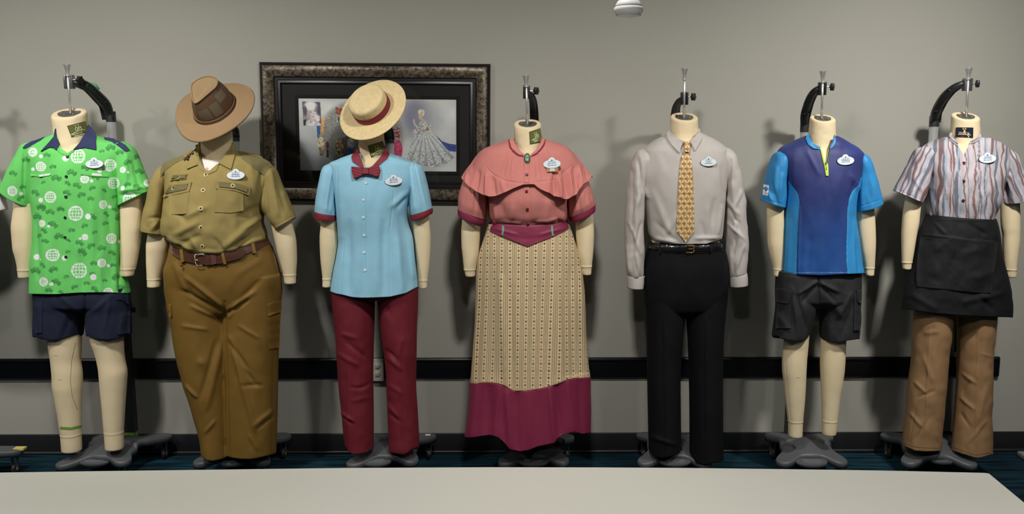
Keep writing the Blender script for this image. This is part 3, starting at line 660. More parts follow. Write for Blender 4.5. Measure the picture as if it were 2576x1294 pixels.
    mb.add(V, Fc); kn = mb.build('clamp_knob', mat('knob_black', (22, 22, 24), rough=.35), t)
    mb = MB(); tube(mb, [(a[0]+s_*cw*MPP/2*.8, YM, kc[2]), kc - N_*.004], .004, 10); sh = mb.build('shank', chrome, cl)
    if extras: extras(t, xp, P, Sd)
    return t

def tony_extras(t, xp, P, Sd):
    a = at(240, 217, P[12][1]-.02); mb = MB(); pts = [at(230, 210, P[12][1]-.015), at(240, 214, P[12][1]-.02), at(250, 224, P[12][1]-.015)]
    tube(mb, pts, [.009, .012, .007], 12, flat=.5); mb.build('green_clip', mat('green_plastic', (64, 150, 96), rough=.4), t, smooth=True)['label'] = 'green plastic clip on the black arm'
    zt_ = at(325, 1090, YP)[2]; w = .031; mb = MB(); box(mb, (xp-w, YP-.024, zt_-.009), (xp+w, YP-.0205, zt_+.009)); box(mb, (xp+w-.003, YP-.024, zt_-.009), (xp+w+.001, YP+.02, zt_+.009)); mb.build('tape_band', mat('green_tape', (104, 150, 40), rough=.5), t)['label'] = 'green tape band'
    h = at(333, 775, YP); mb = MB(); box(mb, (xp+.015, YP-.03, h[2]-.012), (xp+.05, YP-.005, h[2]+.03), bev=.004); box(mb, (xp+.04, YP-.026, h[2]-.02), (xp+.068, YP-.01, h[2]+.006), bev=.004); mb.build('height_lock', st_blk, t)
stand('rolling stand holding the dress form in a green printed shirt', (279, 296), (168.5, 163, 178, 291), (173, 206, 22, 34),
      [(276, 300, 30), (268, 268, 32), (245, 240, 30), (215, 215, 24), (180, 206, 16)], [(145, 1168), (312, 1164), (427, 1092), (248, 1097)], (27, -5), pedal=(238, 1157), extras=tony_extras)
stand('rolling stand behind the dress form with a tan wide brimmed hat', (590, 345), (537, 250, 540, 335), (538, 270, 20, 30),
      [(592, 345, 28), (590, 330, 28), (575, 310, 26), (556, 292, 22), (545, 280, 16)], [(492, 1163), (668, 1160), (726, 1091), (540, 1096)], (20, 0), pedal=(583, 1157))
stand('rolling stand behind the dress form with a straw boater hat', (980, 350), (930, 250, 933, 335), (931, 268, 20, 30),
      [(980, 352, 28), (978, 334, 28), (966, 312, 26), (950, 292, 22), (938, 280, 16)], [(878, 1166), (1040, 1162), (1090, 1092), (938, 1096)], (20, 0), pedal=(945, 1158),
      extras=lambda t, xp, P, Sd: (lambda mb, c: (box(mb, (c[0]-.012, c[1]-.012, .128), (c[0]+.014, c[1]+.008, .134)), mb.build('white_label', mat('label_white', (214, 212, 208)), t))[1])(MB(), atz(1076, 1096, .13)))
stand('rolling stand holding the dress form in a pink blouse and skirt', (1346, 330), (1323.5, 191, 1327, 317), (1324.5, 232, 17, 32),
      [(1345, 335, 22), (1344, 300, 22), (1342, 265, 20), (1338, 245, 17), (1330, 236, 14)], [(1262, 1163), (1422, 1162), (1436, 1094), (1268, 1096)], (23, -3), clamp_m=mat('clamp_dark', (50, 50, 52), rough=.35, metal=.6), pedal=(1342, 1157))
stand('rolling stand holding the dress form in a grey shirt and tie', (1700, 320), (1722.5, 173, 1720.5, 301), (1722, 248, 18, 31),
      [(1699, 318, 24), (1697, 298, 24), (1699, 275, 22), (1706, 258, 18), (1716, 250, 14)], [(1614, 1163), (1782, 1165), (1765, 1096), (1610, 1089)], (21, -4), clamp_m=mat('clamp_dark', (0, 0, 0)), pedal=(1698, 1158))
stand('rolling stand holding the dress form in a blue zip polo', (2025, 322), (2070, 180, 2067, 301), (2069, 223, 18, 32),
      [(2025, 322, 26), (2024, 296, 27), (2032, 262, 26), (2046, 234, 22), (2062, 222, 15)], [(1965, 1162), (2125, 1163), (2084, 1095), (1932, 1090)], (23, -4), clamp_m=mat('clamp_dark', (0, 0, 0)), pedal=(2042, 1160))
stand('rolling stand holding the dress form in a striped blouse and apron', (2350, 308), (2437, 172, 2430.5, 300), (2434.5, 213, 20, 31),
      [(2350, 308, 26), (2353, 288, 29), (2368, 255, 28), (2394, 225, 22), (2424, 209, 15)], [(2282, 1163), (2452, 1168), (2384, 1095), (2222, 1089)], (23, -2), pedal=(2372, 1152))
stand('rolling stand at the left edge with yellow tape on its paw', (-150, 300), (-170, 170, -168, 290), (-169, 206, 20, 32),
      [(-150, 300, 26), (-150, 268, 28), (-155, 240, 26), (-160, 215, 20), (-166, 208, 15)], [(-200, 1185), (-55, 1185), (52, 1128), (-160, 1112)], (23, -2), pedal=(-130, 1180),
      extras=lambda t, xp, P, Sd: (lambda mb, c: (box(mb, (c[0]-.03, c[1]-.018, .1255), (c[0]+.022, c[1]+.018, .135)), mb.build('tape_patch', mat('yellow_tape', (196, 176, 84), rough=.5), t))[1])(MB(), atz(52, 1129, .13)))
# ------------------------------------------------------------------ dress forms
muslin = mat('muslin', (214, 194, 154), rough=.82, bump=.12, bscale=260, spec=.25, noise=.03, nscale=14)
def edge(pts, y): P = np.array(pts, float); return np.interp(y, P[:, 1], P[:, 0])
def limb(parent, name, Ls, Rs, y0, y1, wy=None, dk=.95, Yc=YM, mats=None, end=1, extra=None):
    ys = list(np.linspace(y0, y1, 13))
    K = {y: 0 for y in ys}
    if wy: 
        for d, g in ((-1.2, 0), (-.3, .9), (1.0, .9), (2.0, -.2)): K[wy+d] = g
    rows = []
    for y in sorted(K):
        l, r = edge(Ls, y) - K[y], edge(Rs, y) + K[y]; h = (r-l)/2*MPP*dk; rows.append((y, l, r, h, h))
    l, r = edge(Ls, y1), edge(Rs, y1); h = (r-l)/2*MPP*dk
    if end: rows += [(y1+1.2, l+1, r-1, h*.96, h*.96), (y1+2, l+5, r-5, h*.8, h*.8)]
    return loft(name, rows, mats or muslin, parent, Yc=Yc, nv=130, nf=26, nb=18, e=2.1, cap0=True, cap1=True, disp=folds([], (.8, 16, 22), 5), tilt1=.0)
def dress_form(label, neck, body, arms, legs=(), Yc=YM, open_top=False):
    """neck = (ytop, xl, xr, ybot, xl, xr)"""
    yt, a, b, yb, c, d = neck; w = (b-a)/2*MPP
    t = thing('dress_form', label, 'mannequin', at((a+b)/2, yt, Yc), 'dress forms standing in a row')
    rows = [(yt+1.5, a+9, b-9, w*.72, w*.72), (yt, a+3.5, b-3.5, w*.9, w*.9), (yt+3, a+.5, b-.5, w*.97, w*.97), (yt+9, a, b, w, w)]
    for f in (.35, .7): rows.append((yt+9+(yb-yt-9)*f, a+(c-a)*f, b+(d-b)*f, w*(1+.03*f), w*(1+.03*f)))
    rows += [(yb, c, d, w*1.1, w*1.15)] + body
    loft('body', rows, muslin, t, Yc=Yc, nv=130, nf=56, nb=30, e=2.15, cap0=True, cap1=True, tilt0=w*.3, disp=folds([], (2.2, 14, 10), 8))
    p = at((a+b)/2, yt+2, Yc); mb = MB(); lathe(mb, [(w*.66, -.004), (w*.66, .002), (w*.62, .003)], p + np.array([0, 0, .001]), (0, -.30, 1), 36)
    for i in range(6):
        q = i*math.pi/3+.3; X_, Y_, N_ = basis((0, -.30, 1)); lathe(mb, [(.0035, .003), (.003, .005)], p + X_*w*.48*math.cos(q) + Y_*w*.48*math.sin(q), N_, 8, 1)
    mb.build('neck_plate', [mat('plate_steel', (112, 112, 112), rough=.35, metal=.8), chrome], t)
    for A in arms: limb(t, 'arm', *A[:5], Yc=Yc)
    for A in legs: limb(t, 'leg', *A[:5], dk=1.0, Yc=Yc)
    return t
def obj_of(t, nm='body'): return [o for o in t.children if o.name.split('.')[0] == nm][0]
def patch(t, poly, cx, cy, rot, kind='ops'):
    """cloth label pinned round the neck"""
    S = bvh(obj_of(t)); mb = MB(); g = [(p[0], p[1]) for p in poly]; c = np.mean(g, axis=0)
    drape(mb, S, g, .0022, 0, 5); inn = [tuple(c + (np.array(p)-c)*.93) for p in g]; drape(mb, S, inn, .0028, 1, 5)
    w = np.linalg.norm(np.array(g[1])-np.array(g[0])); u = np.array([math.cos(rot), math.sin(rot)]); v = np.array([-u[1], u[0]])
    kk = min(1, w/47) if kind == 'ops' else 1
    def q(a, b): return tuple(np.array([cx, cy]) + u*a*kk + v*b*(.5+.5*kk))
    if kind == 'ops':
        for s in (-1, 1): strip(mb, S, [q(2 + s*1.2, -12), q(2 + s*4.5, -13.5), q(2 + s*5, -10.5), q(2 + s*1.5, -7)], 1.1, .0034, 2, 2)
        dtext(mb, S, 'OPS', *q(4, -2.5), 17*kk, rot, .0034, 3, 8.5*(.4+.6*kk)); strip(mb, S, [q(-18, 9), q(3, 2.5), q(18, 3.5)], 2.0, .0034, 2, 3)
        dtext(mb, S, 'RETURN TO', *q(-1, 9), 24*kk, rot-.05, .0034, 3, 3.6); strip(mb, S, [q(-10, 14.3), q(1, 13.8)], 1.6, .0034, 3, 3); strip(mb, S, [q(3, 13.6), q(12, 13)], 1.6, .0034, 3, 3)
        ms = [mat('patch_edge', (34, 38, 14)), cloth('patch_olive', (88, 96, 42)), mat('patch_gold', (186, 184, 96)), mat('patch_white', (222, 220, 196))]
    else:
        for s in (-1, 1): strip(mb, S, [q(s*.8, -6), q(s*4.5, -10), q(s*2.5, -12.5), q(s*.8, -10)], 1.4, .0034, 2, 2)
        drape(mb, S, [q(-3.5, -1), q(0, -7), q(3.5, -1)], .0034, 2, 4); strip(mb, S, [q(-19, 6.5), q(-12, 4), q(12, 4.5), q(19, 7.5)], 1.6, .0032, 2, 4)
        dtext(mb, S, 'STUDICAL', *q(0, 2), 27, rot, .0036, 3, 6.5); dtext(mb, S, 'INC', *q(-3, 9.5), 10, rot, .0034, 4, 4.2); strip(mb, S, [q(7, 7), q(11, 8), q(10, 12)], 1.6, .0034, 3, 2)
        ms = [mat('navy_edge', (12, 14, 28)), cloth('patch_navy', (22, 26, 46)), mat('patch_yellow', (206, 190, 84)), mat('patch_white', (0, 0, 0)), mat('patch_red', (150, 30, 60))]
    mb.build('cloth_label', ms, t)['label'] = 'olive green cloth label' if kind == 'ops' else 'navy cloth label'
bd_blue = mat('badge_face', (204, 216, 240), rough=.3, spec=.5); bd_rim = mat('badge_rim', (222, 224, 226), rough=.35); bd_dk = mat('badge_underside', (52, 54, 64), rough=.4); bd_ink = mat('badge_ink', (42, 56, 110)); 
def badge(S, x, y, name, rot, label, ribbon=False, s=1.0):
    f = Flat(S, x, y, rot, .005, lean=.10, mix=.35)
    t = thing('name_badge', label, 'name badge', f.O, 'oval name badges pinned on the shirts')
    zz = []
    for i in range(12):
        q = 2*math.pi*i/12; w = f.pt(21*math.cos(q), 11*math.sin(q)); x_, y_ = proj(w); p_, _ = hit(S, float(x_), float(y_)); zz.append(float(np.dot(p_ - w, f.N)))
    f.O = f.O + f.N*min(max(max(zz) + .004, 0), .03); t.location = tuple(f.O)
    def outline(k):
        pts = []
        for i in range(64):
            q = 2*math.pi*i/64; rx, ry = 21*k, 10.4*k; r1 = 1/math.sqrt((math.cos(q)/rx)**2 + (math.sin(q)/ry)**2); u, v = r1*math.cos(q), r1*math.sin(q) - 2
            if v > 0 and abs(u) < 8*k: v = max(v, 5.6 + math.sqrt(max((8*k)**2 - u*u, 0)))
            pts.append((u*s, v*s))
        return pts
    mb = MB(); f.plate(mb, outline(1.03), -.0045, .000, 0); mb.build('backing', bd_dk, t)
    mb = MB(); f.plate(mb, outline(1), .000, .0016, 0); f.plate(mb, outline(.92), .0016, .0020, 1)
    fc = mb.build('face', [bd_rim, bd_blue], t)
    mb = MB(); h = .0024; f.plate(mb, [(-2.2*s, 5.4*s), (2.2*s, 5.4*s), (1.0*s, 7.4*s), (0, 9.6*s), (-1.0*s, 7.4*s)], .002, h)
    f.text(mb, 'Walt Disney World', 0, 3.9*s, 17*s, h, 0, 1.9*s); f.text(mb, name, 0, -.6*s, {3: 12, 4: 18, 5: 20}[len(name)]*s, h, 0, 4.6*s)
    for a, b in ((-10.5, -4), (-3, 4), (5, 10)): f.plate(mb, [(a*s, -4.6*s), (b*s, -4.6*s), (b*s, -5.8*s), (a*s, -5.8*s)], .002, h)
    mb.build('lettering', bd_ink, fc)
    if ribbon:
        mb = MB(); f.plate(mb, [(-14, -10), (14, -10), (14, -21), (-14, -21)], -.004, -.001, 0); f.plate(mb, [(-5.5, -13.5), (5.5, -13.5), (5.5, -19), (-5.5, -19)], -.001, .0004, 1); f.plate(mb, [(-3.6, -15.8), (3.6, -15.8), (3.6, -16.8), (-3.6, -16.8)], .0004, .0007, 2)
        mb.build('tab', [mat('gold_tab', (160, 124, 62), rough=.45), mat('tab_white', (225, 225, 220)), bd_ink], t)['label'] = 'small gold tab below the badge'
    return t
def garment(name, label, cat, x, y, Yc=YM): return thing(name, label, cat, at(x, y, Yc))

# ================================================================== 1 green printed shirt
def look_tony():
    df = dress_form('dress form with bare muslin legs, wearing green printed shirt and navy shorts', (283, 134, 215, 356, 141, 221),
        [(366, 122, 242, .085, .085), (382, 84, 298, .095, .10), (405, 74, 312, .105, .11), (450, 92, 298, .115, .115), (600, 97, 295, .105, .11), (700, 96, 305, .10, .11), (770, 110, 300, .08, .09)],
        [([(52, 400), (36, 470), (37, 519), (31, 570), (34, 620), (44, 666), (47, 697)], [(95, 400), (92, 519), (92, 570), (88, 640), (84, 680), (80, 697)], 400, 697, 678),
         ([(296, 400), (303, 519), (305, 600), (304, 660), (303, 694)], [(345, 400), (357, 519), (357, 570), (351, 620), (342, 670), (335, 694)], 400, 693, 676)],
        [([(118, 800), (124, 860), (133, 928), (134, 965), (141, 1010), (148, 1052), (153, 1089), (157, 1134)], [(203, 800), (202, 851), (201, 913), (206, 950), (204, 990), (202, 1036), (203, 1080), (204, 1134)], 800, 1133, 1092),
         ([(225, 800), (230, 854), (243, 895), (250, 928), (255, 990), (263, 1086), (266, 1130)], [(308, 800), (308, 846), (310, 897), (318, 934), (317, 965), (314, 1010), (310, 1083), (310, 1130)], 800, 1128, 1087)])
    patch(df, [(169, 317), (215, 305), (221, 331), (180, 346)], 193, 327, -.24)
    legs = [o for o in df.children if o.name.startswith('leg')]; S = bvh(*legs)
    mb = MB(); strip(mb, S, [(151.5, 1077), (178, 1079), (204, 1073)], 7.5, .0015, 0, 4); mb.build('tape_band', mat('green_tape', (0, 0, 0)), df)['label'] = 'green tape band round the shin'
    mb = MB(); strip(mb, S, [(190, 862), (180, 910), (177, 960), (182, 1000), (195, 1032)], 1.6, .0004, 0, 6); strip(mb, S, [(137, 895), (146, 896)], 1, .0004, 0, 3); strip(mb, S, [(146, 957), (156, 957)], 1, .0004, 0, 3)
    mb.build('seam_mark', mat('brown_mark', (150, 118, 78)), df)
    # shorts
    t = garment('cargo_shorts', 'dark navy cargo shorts under the green printed shirt', 'shorts', 207, 855)
    hips = loft('h', [(722, 92, 320, .11, .12), (745, 89, 323, .115, .125), (765, 94, 322, .11, .12), (782, 110, 306, .06, .07)], None, None, raw=True, cap0=True, cap1=True, e=2.6, nv=30)
    l = loft('h', [(735, 92, 214, .10, .11), (760, 90, 214, .105, .115), (782, 89, 212, .10, .11), (796, 88, 209, .10, .11), (830, 89, 206, .10, .105), (847, 90, 204, .098, .10)], None, None, raw=True, cap0=True, cap1=True, e=2.2, nv=30, hem=[(90, 849), (110, 856), (130, 859), (160, 853), (206, 840)], hv=.5)
    r = loft('h', [(735, 208, 322, .10, .11), (760, 211, 323, .105, .115), (782, 214, 324, .10, .11), (798, 218, 325, .10, .11), (830, 222, 327, .10, .105), (846, 224, 327, .098, .10)], None, None, raw=True, cap0=True, cap1=True, e=2.2, nv=30, hem=[(222, 846), (240, 854), (270, 858), (300, 853), (327, 841)], hv=.5)
    navy = cloth('navy_cotton', (28, 33, 52))
    sh = fuse('shorts', [hips, l, r], navy, t, .004, folds([(150, 745, 205, 790, 7, 3), (280, 745, 225, 790, 7, 3), (100, 770, 104, 850, 5, 4), (318, 780, 300, 835, 6, 4), (275, 760, 262, 830, 6, 3), (213, 740, 213, 790, 3, -6), (180, 790, 160, 850, 8, -3), (250, 790, 258, 850, 9, -3)], (5, 22, 34), 4))
    S2 = bvh(sh); mb = MB(); drape(mb, S2, [(283, 742), (322, 742), (323, 766), (305, 755), (290, 755)], .003); drape(mb, S2, [(300, 790), (326, 782), (326, 838), (296, 842)], .003)
    mb.build('pocket', navy, t); mb = MB(); drape(mb, S2, [(90, 756), (108, 756), (106, 838), (91, 838)], .003); mb.build('pocket', navy, t)
    # shirt
    t = garment('camp_shirt', 'bright green short sleeved shirt printed with white globes and little cars', 'shirt', 200, 738)
    globes = [(82, 383, 11), (102, 419, 11), (196, 393, 18), (213, 451, 10), (277, 416, 15), (286, 461, 14), (127, 496, 14), (326, 501, 17), (31, 481, 12), (371, 461, 9), (309, 428, 7), (260, 515, 10), (191, 537, 18), (108, 562, 8), (214, 597, 7), (280, 600, 12), (133, 642, 15), (256, 662, 10), (199, 681, 19), (111, 709, 11), (91, 647, 6), (273, 737, 12)]
    cars = [(133, 419), (142, 448), (108, 459), (181, 434), (215, 422), (256, 380), (301, 383), (171, 461), (205, 490), (263, 479), (170, 485), (321, 464), (352, 431), (321, 408), (241, 445), (232, 473), (278, 371), (52, 498), (34, 436), (90, 485), (107, 519), (65, 402), (57, 471), (195, 467), (287, 495), (105, 522), (127, 533), (134, 565), (114, 580), (99, 593), (116, 606), (148, 594), (153, 526), (233, 545), (269, 539), (289, 528), (266, 562), (213, 568), (181, 579), (238, 584), (173, 604), (201, 611), (229, 618), (256, 624), (281, 636), (208, 634), (171, 633), (110, 667), (134, 678), (142, 710), (236, 662), (284, 667), (293, 696), (235, 692), (264, 706), (218, 712), (188, 722), (167, 696), (125, 730), (306, 722), (90, 681), (240, 728), (155, 735), (345, 470), (350, 395), (118, 390), (228, 500), (300, 545), (95, 545)]
    rnd = random.Random(4); cinfo = [(x, y, rnd.choice([7, 9, 11, 13]), rnd.uniform(-.5, .7)) for x, y in cars]
    moons = [(g[0] + g[2]*rnd.choice([-1.75, 1.7, 1.9]), g[1] + g[2]*rnd.uniform(.3, 1.0), g[2]*.42) for g in globes]
    def colf(x, y, V):
        G = np.array([88, 194, 84.]); C = np.tile(G, (len(x), 1)); fx = x; fy = y
        C *= (1 + .05*fbm(x/40, y/40, 2))[:, None]
        for cx, cy, s, a in cinfo:
            m = (np.abs(fx-cx) < s*1.2) & (np.abs(fy-cy) < s*1.2); 
            if not m.any(): continue
            c, q = math.cos(a), math.sin(a); u = ((fx[m]-cx)*c + (fy[m]-cy)*q)/s; v = (-(fx[m]-cx)*q + (fy[m]-cy)*c)/s
            body = (np.abs(u) < .95) & (np.abs(v-.05) < .28); cab = (np.abs(u+.1) < .5 - .3*np.clip(-v-.2, 0, 1)) & (v < -.1) & (v > -.6)
            wh = (np.hypot(u-.55, v-.38) < .27) | (np.hypot(u+.55, v-.38) < .27); hub = (np.hypot(u-.55, v-.38) < .1) | (np.hypot(u+.55, v-.38) < .1)
            win = (np.abs(u+.1) < .32) & (v > -.48) & (v < -.22); ln = (np.abs(v-.02) < .05) & (np.abs(u) < .8)
            k = (body | cab | wh).astype(float)*.72; k[win | hub | ln] = .25
            C[m] = C[m]*(1-k[:, None]) + np.array([32, 104, 44.])*k[:, None]
        for cx, cy, r in globes:
            u = (fx-cx)/r; v = (fy-cy)/r; d = np.hypot(u, v); w = 1.2/r; ins = d < 1
            k = (np.abs(d-.96) < w) | (ins & ((np.abs(v) < w*.7) | (np.abs(np.abs(v)-.45) < w*.7) | (np.abs(np.abs(v)-.8) < w*.6)))
            ww = np.sqrt(np.clip(1-v*v, .01, 1)); 
            for q in (0, .42, .78): k |= ins & (np.abs(np.abs(u)/ww - q) < w*.7)
            C[k] = [226, 234, 228]
        for cx, cy, r in moons: C[np.hypot(fx-cx, fy-cy) < r] = [226, 230, 228]
        return np.clip(dl(np.clip(C, 0, 255))/E0, 0, .9)
    gm = mat('green_print_cotton', rough=.8, attr=True, spec=.25, bump=.25, bscale=260)
    cut = [[(141, 318), (148, 359), (152, 372), (170, 386), (186, 376), (205, 352), (224, 316), (224, 300), (141, 300)]]
    D = folds([(159, 400, 160, 738, 1.6, 2.2), (156, 400, 157, 738, 1.2, -2.5), (110, 520, 118, 735, 10, 5), (92, 560, 96, 700, 6, -4), (140, 600, 138, 738, 9, -4), (230, 520, 236, 700, 12, 4), (262, 480, 290, 620, 9, -5), (285, 540, 292, 720, 8, 5), (300, 600, 302, 738, 6, -5), (205, 640, 208, 738, 10, -4), (180, 520, 178, 640, 10, 3), (250, 640, 255, 738, 9, 4), (120, 400, 92, 480, 7, -4), (280, 400, 300, 480, 7, -4)], (6, 30, 60), 6)
    body = loft('front_and_back', [(338, 139, 226, .072, .08), (345, 122, 250, .078, .085), (352, 105, 274, .085, .09), (366, 72, 318, .09, .10), (385, 66, 326, .105, .11), (420, 78, 318, .122, .118), (480, 84, 306, .130, .122), (560, 90, 303, .125, .12), (650, 84, 306, .125, .12), (738, 80, 323, .125, .13)],
        gm, t, nv=280, nf=250, nb=24, e=2.5, cut=cut, colf=colf, disp=D, hem=[(80, 740), (140, 741), (200, 737), (260, 736), (323, 738)], hv=.1, solid=.002)
    slL = loft('sleeve', [(84, 350, 104, 372, .055, .055), (62, 362, 100, 400, .07, .07), (44, 392, 96, 440, .078, .075), (22, 432, 92, 480, .08, .078), (2, 470, 84, 519, .078, .078)], gm, t, nv=110, nf=100, nb=16, e=2.2, colf=colf, solid=.002, disp=folds([(60, 380, 58, 500, 4, -4), (75, 400, 75, 515, 4, 4), (40, 420, 35, 480, 8, 3), (95, 430, 78, 480, 5, -4)], (4, 24, 30), 2), tilt1=.006)
    slR = loft('sleeve', [(292, 372, 312, 350, .055, .055), (292, 402, 334, 372, .07, .07), (298, 440, 348, 400, .078, .075), (300, 480, 363, 438, .08, .078), (301, 516, 381, 478, .078, .078)], gm, t, nv=110, nf=100, nb=16, e=2.2, colf=colf, solid=.002, disp=folds([(318, 390, 316, 480, 6, 4), (336, 400, 350, 480, 6, -3), (304, 480, 375, 470, 6, 5), (304, 492, 370, 488, 4, -4)], (4, 24, 30), 9), tilt1=.006)
    S = bvh(body, obj_of(df)); SS = bvh(body, slL, slR)
    nv_ = cloth('navy_trim', (46, 54, 88))
    mb = MB(); drape(mb, S, [(141, 324), (137, 345), (104, 382), (126, 371), (135, 372), (144, 379), (151, 363), (143, 345)], .007, 0, 6); mb.build('collar', nv_, t)
    mb = MB(); drape(mb, S, [(222, 314), (230, 322), (241, 337), (243, 378), (214, 372), (186, 377), (200, 362), (216, 335)], .007, 0, 6); mb.build('collar', nv_, t)
    mb = MB(); drape(mb, S, [(146, 372), (158, 384), (170, 387), (186, 376), (187, 381), (172, 393), (158, 389), (146, 379)], .004, 0, 6); mb.build('lapel', cloth('plain_green', (88, 194, 84)), t)
    for P_ in ([(113, 344), (98, 350), (80, 356), (64, 365), (57, 373), (64, 375), (84, 365), (104, 354)], [(262, 345), (284, 348), (300, 356), (316, 366), (326, 377), (317, 384), (300, 370), (280, 357), (263, 352)]):
        mb = MB(); drape(mb, SS, P_, .003, 0, 6); mb.build('shoulder_yoke', nv_, t)
    mb = MB(); box_ = [(77, 437), (104, 441), (130, 437), (131, 441), (104, 446), (78, 442)]; drape(mb, S, box_, .003, 0, 6); drape(mb, S, [(99, 440), (128, 437), (129, 441), (100, 445)], .0038, 1, 6); mb.build('pocket_welt', [cloth('plain_green', (0, 0, 0)), cloth('print_white', (226, 232, 228))], t)
    mb = MB(); drape(mb, S, [(203, 434), (240, 438), (272, 440), (272, 445), (238, 444), (203, 439)], .003, 0, 6); drape(mb, S, [(232, 436.5), (256, 438.5), (256, 443), (232, 441.5)], .0038, 1, 6); mb.build('pocket_welt', [cloth('plain_green', (0, 0, 0)), cloth('print_white', (0, 0, 0))], t)
    for x, y in ((170, 395), (167, 445), (166, 496), (164, 548), (164, 598), (166, 647)): button(S, t, x, y, 3.8, mat('button_dark', (18, 28, 24), rough=.4))
    badge(bvh(body), 239, 411, 'TONY', .05, 'oval name badge reading TONY on the green printed shirt')
    # neighbour cut by the frame
    t = garment('white_shirt', 'sleeve of a white shirt at the left edge of the picture', 'shirt', -170, 740)
    wm = cloth('white_cotton', (206, 208, 216))
    loft('front_and_back', [(338, -206, -130, .07, .08), (352, -240, -96, .085, .09), (370, -270, -60, .09, .1), (420, -262, -62, .12, .12), (560, -258, -66, .125, .12), (738, -262, -60, .125, .13)], wm, t, nv=60, nf=50, nb=16, e=2.5, solid=.002)
    loft('sleeve', [(-86, 372, -66, 352, .055, .055), (-84, 410, -44, 380, .07, .07), (-80, 470, -14, 425, .075, .075), (-66, 545, 15, 527, .075, .075)], wm, t, nv=60, nf=50, nb=16, e=2.2, solid=.002, disp=folds([(5, 480, 12, 530, 3, 3), (-4, 470, 0, 530, 3, -3)], (3, 20, 30), 4))
    loft('sleeve', [(-276, 352, -256, 372, .055, .055), (-290, 380, -250, 410, .07, .07), (-345, 520, -270, 545, .075, .075)], wm, t, nv=40, nf=30, nb=12, e=2.2, solid=.002)
look_tony()

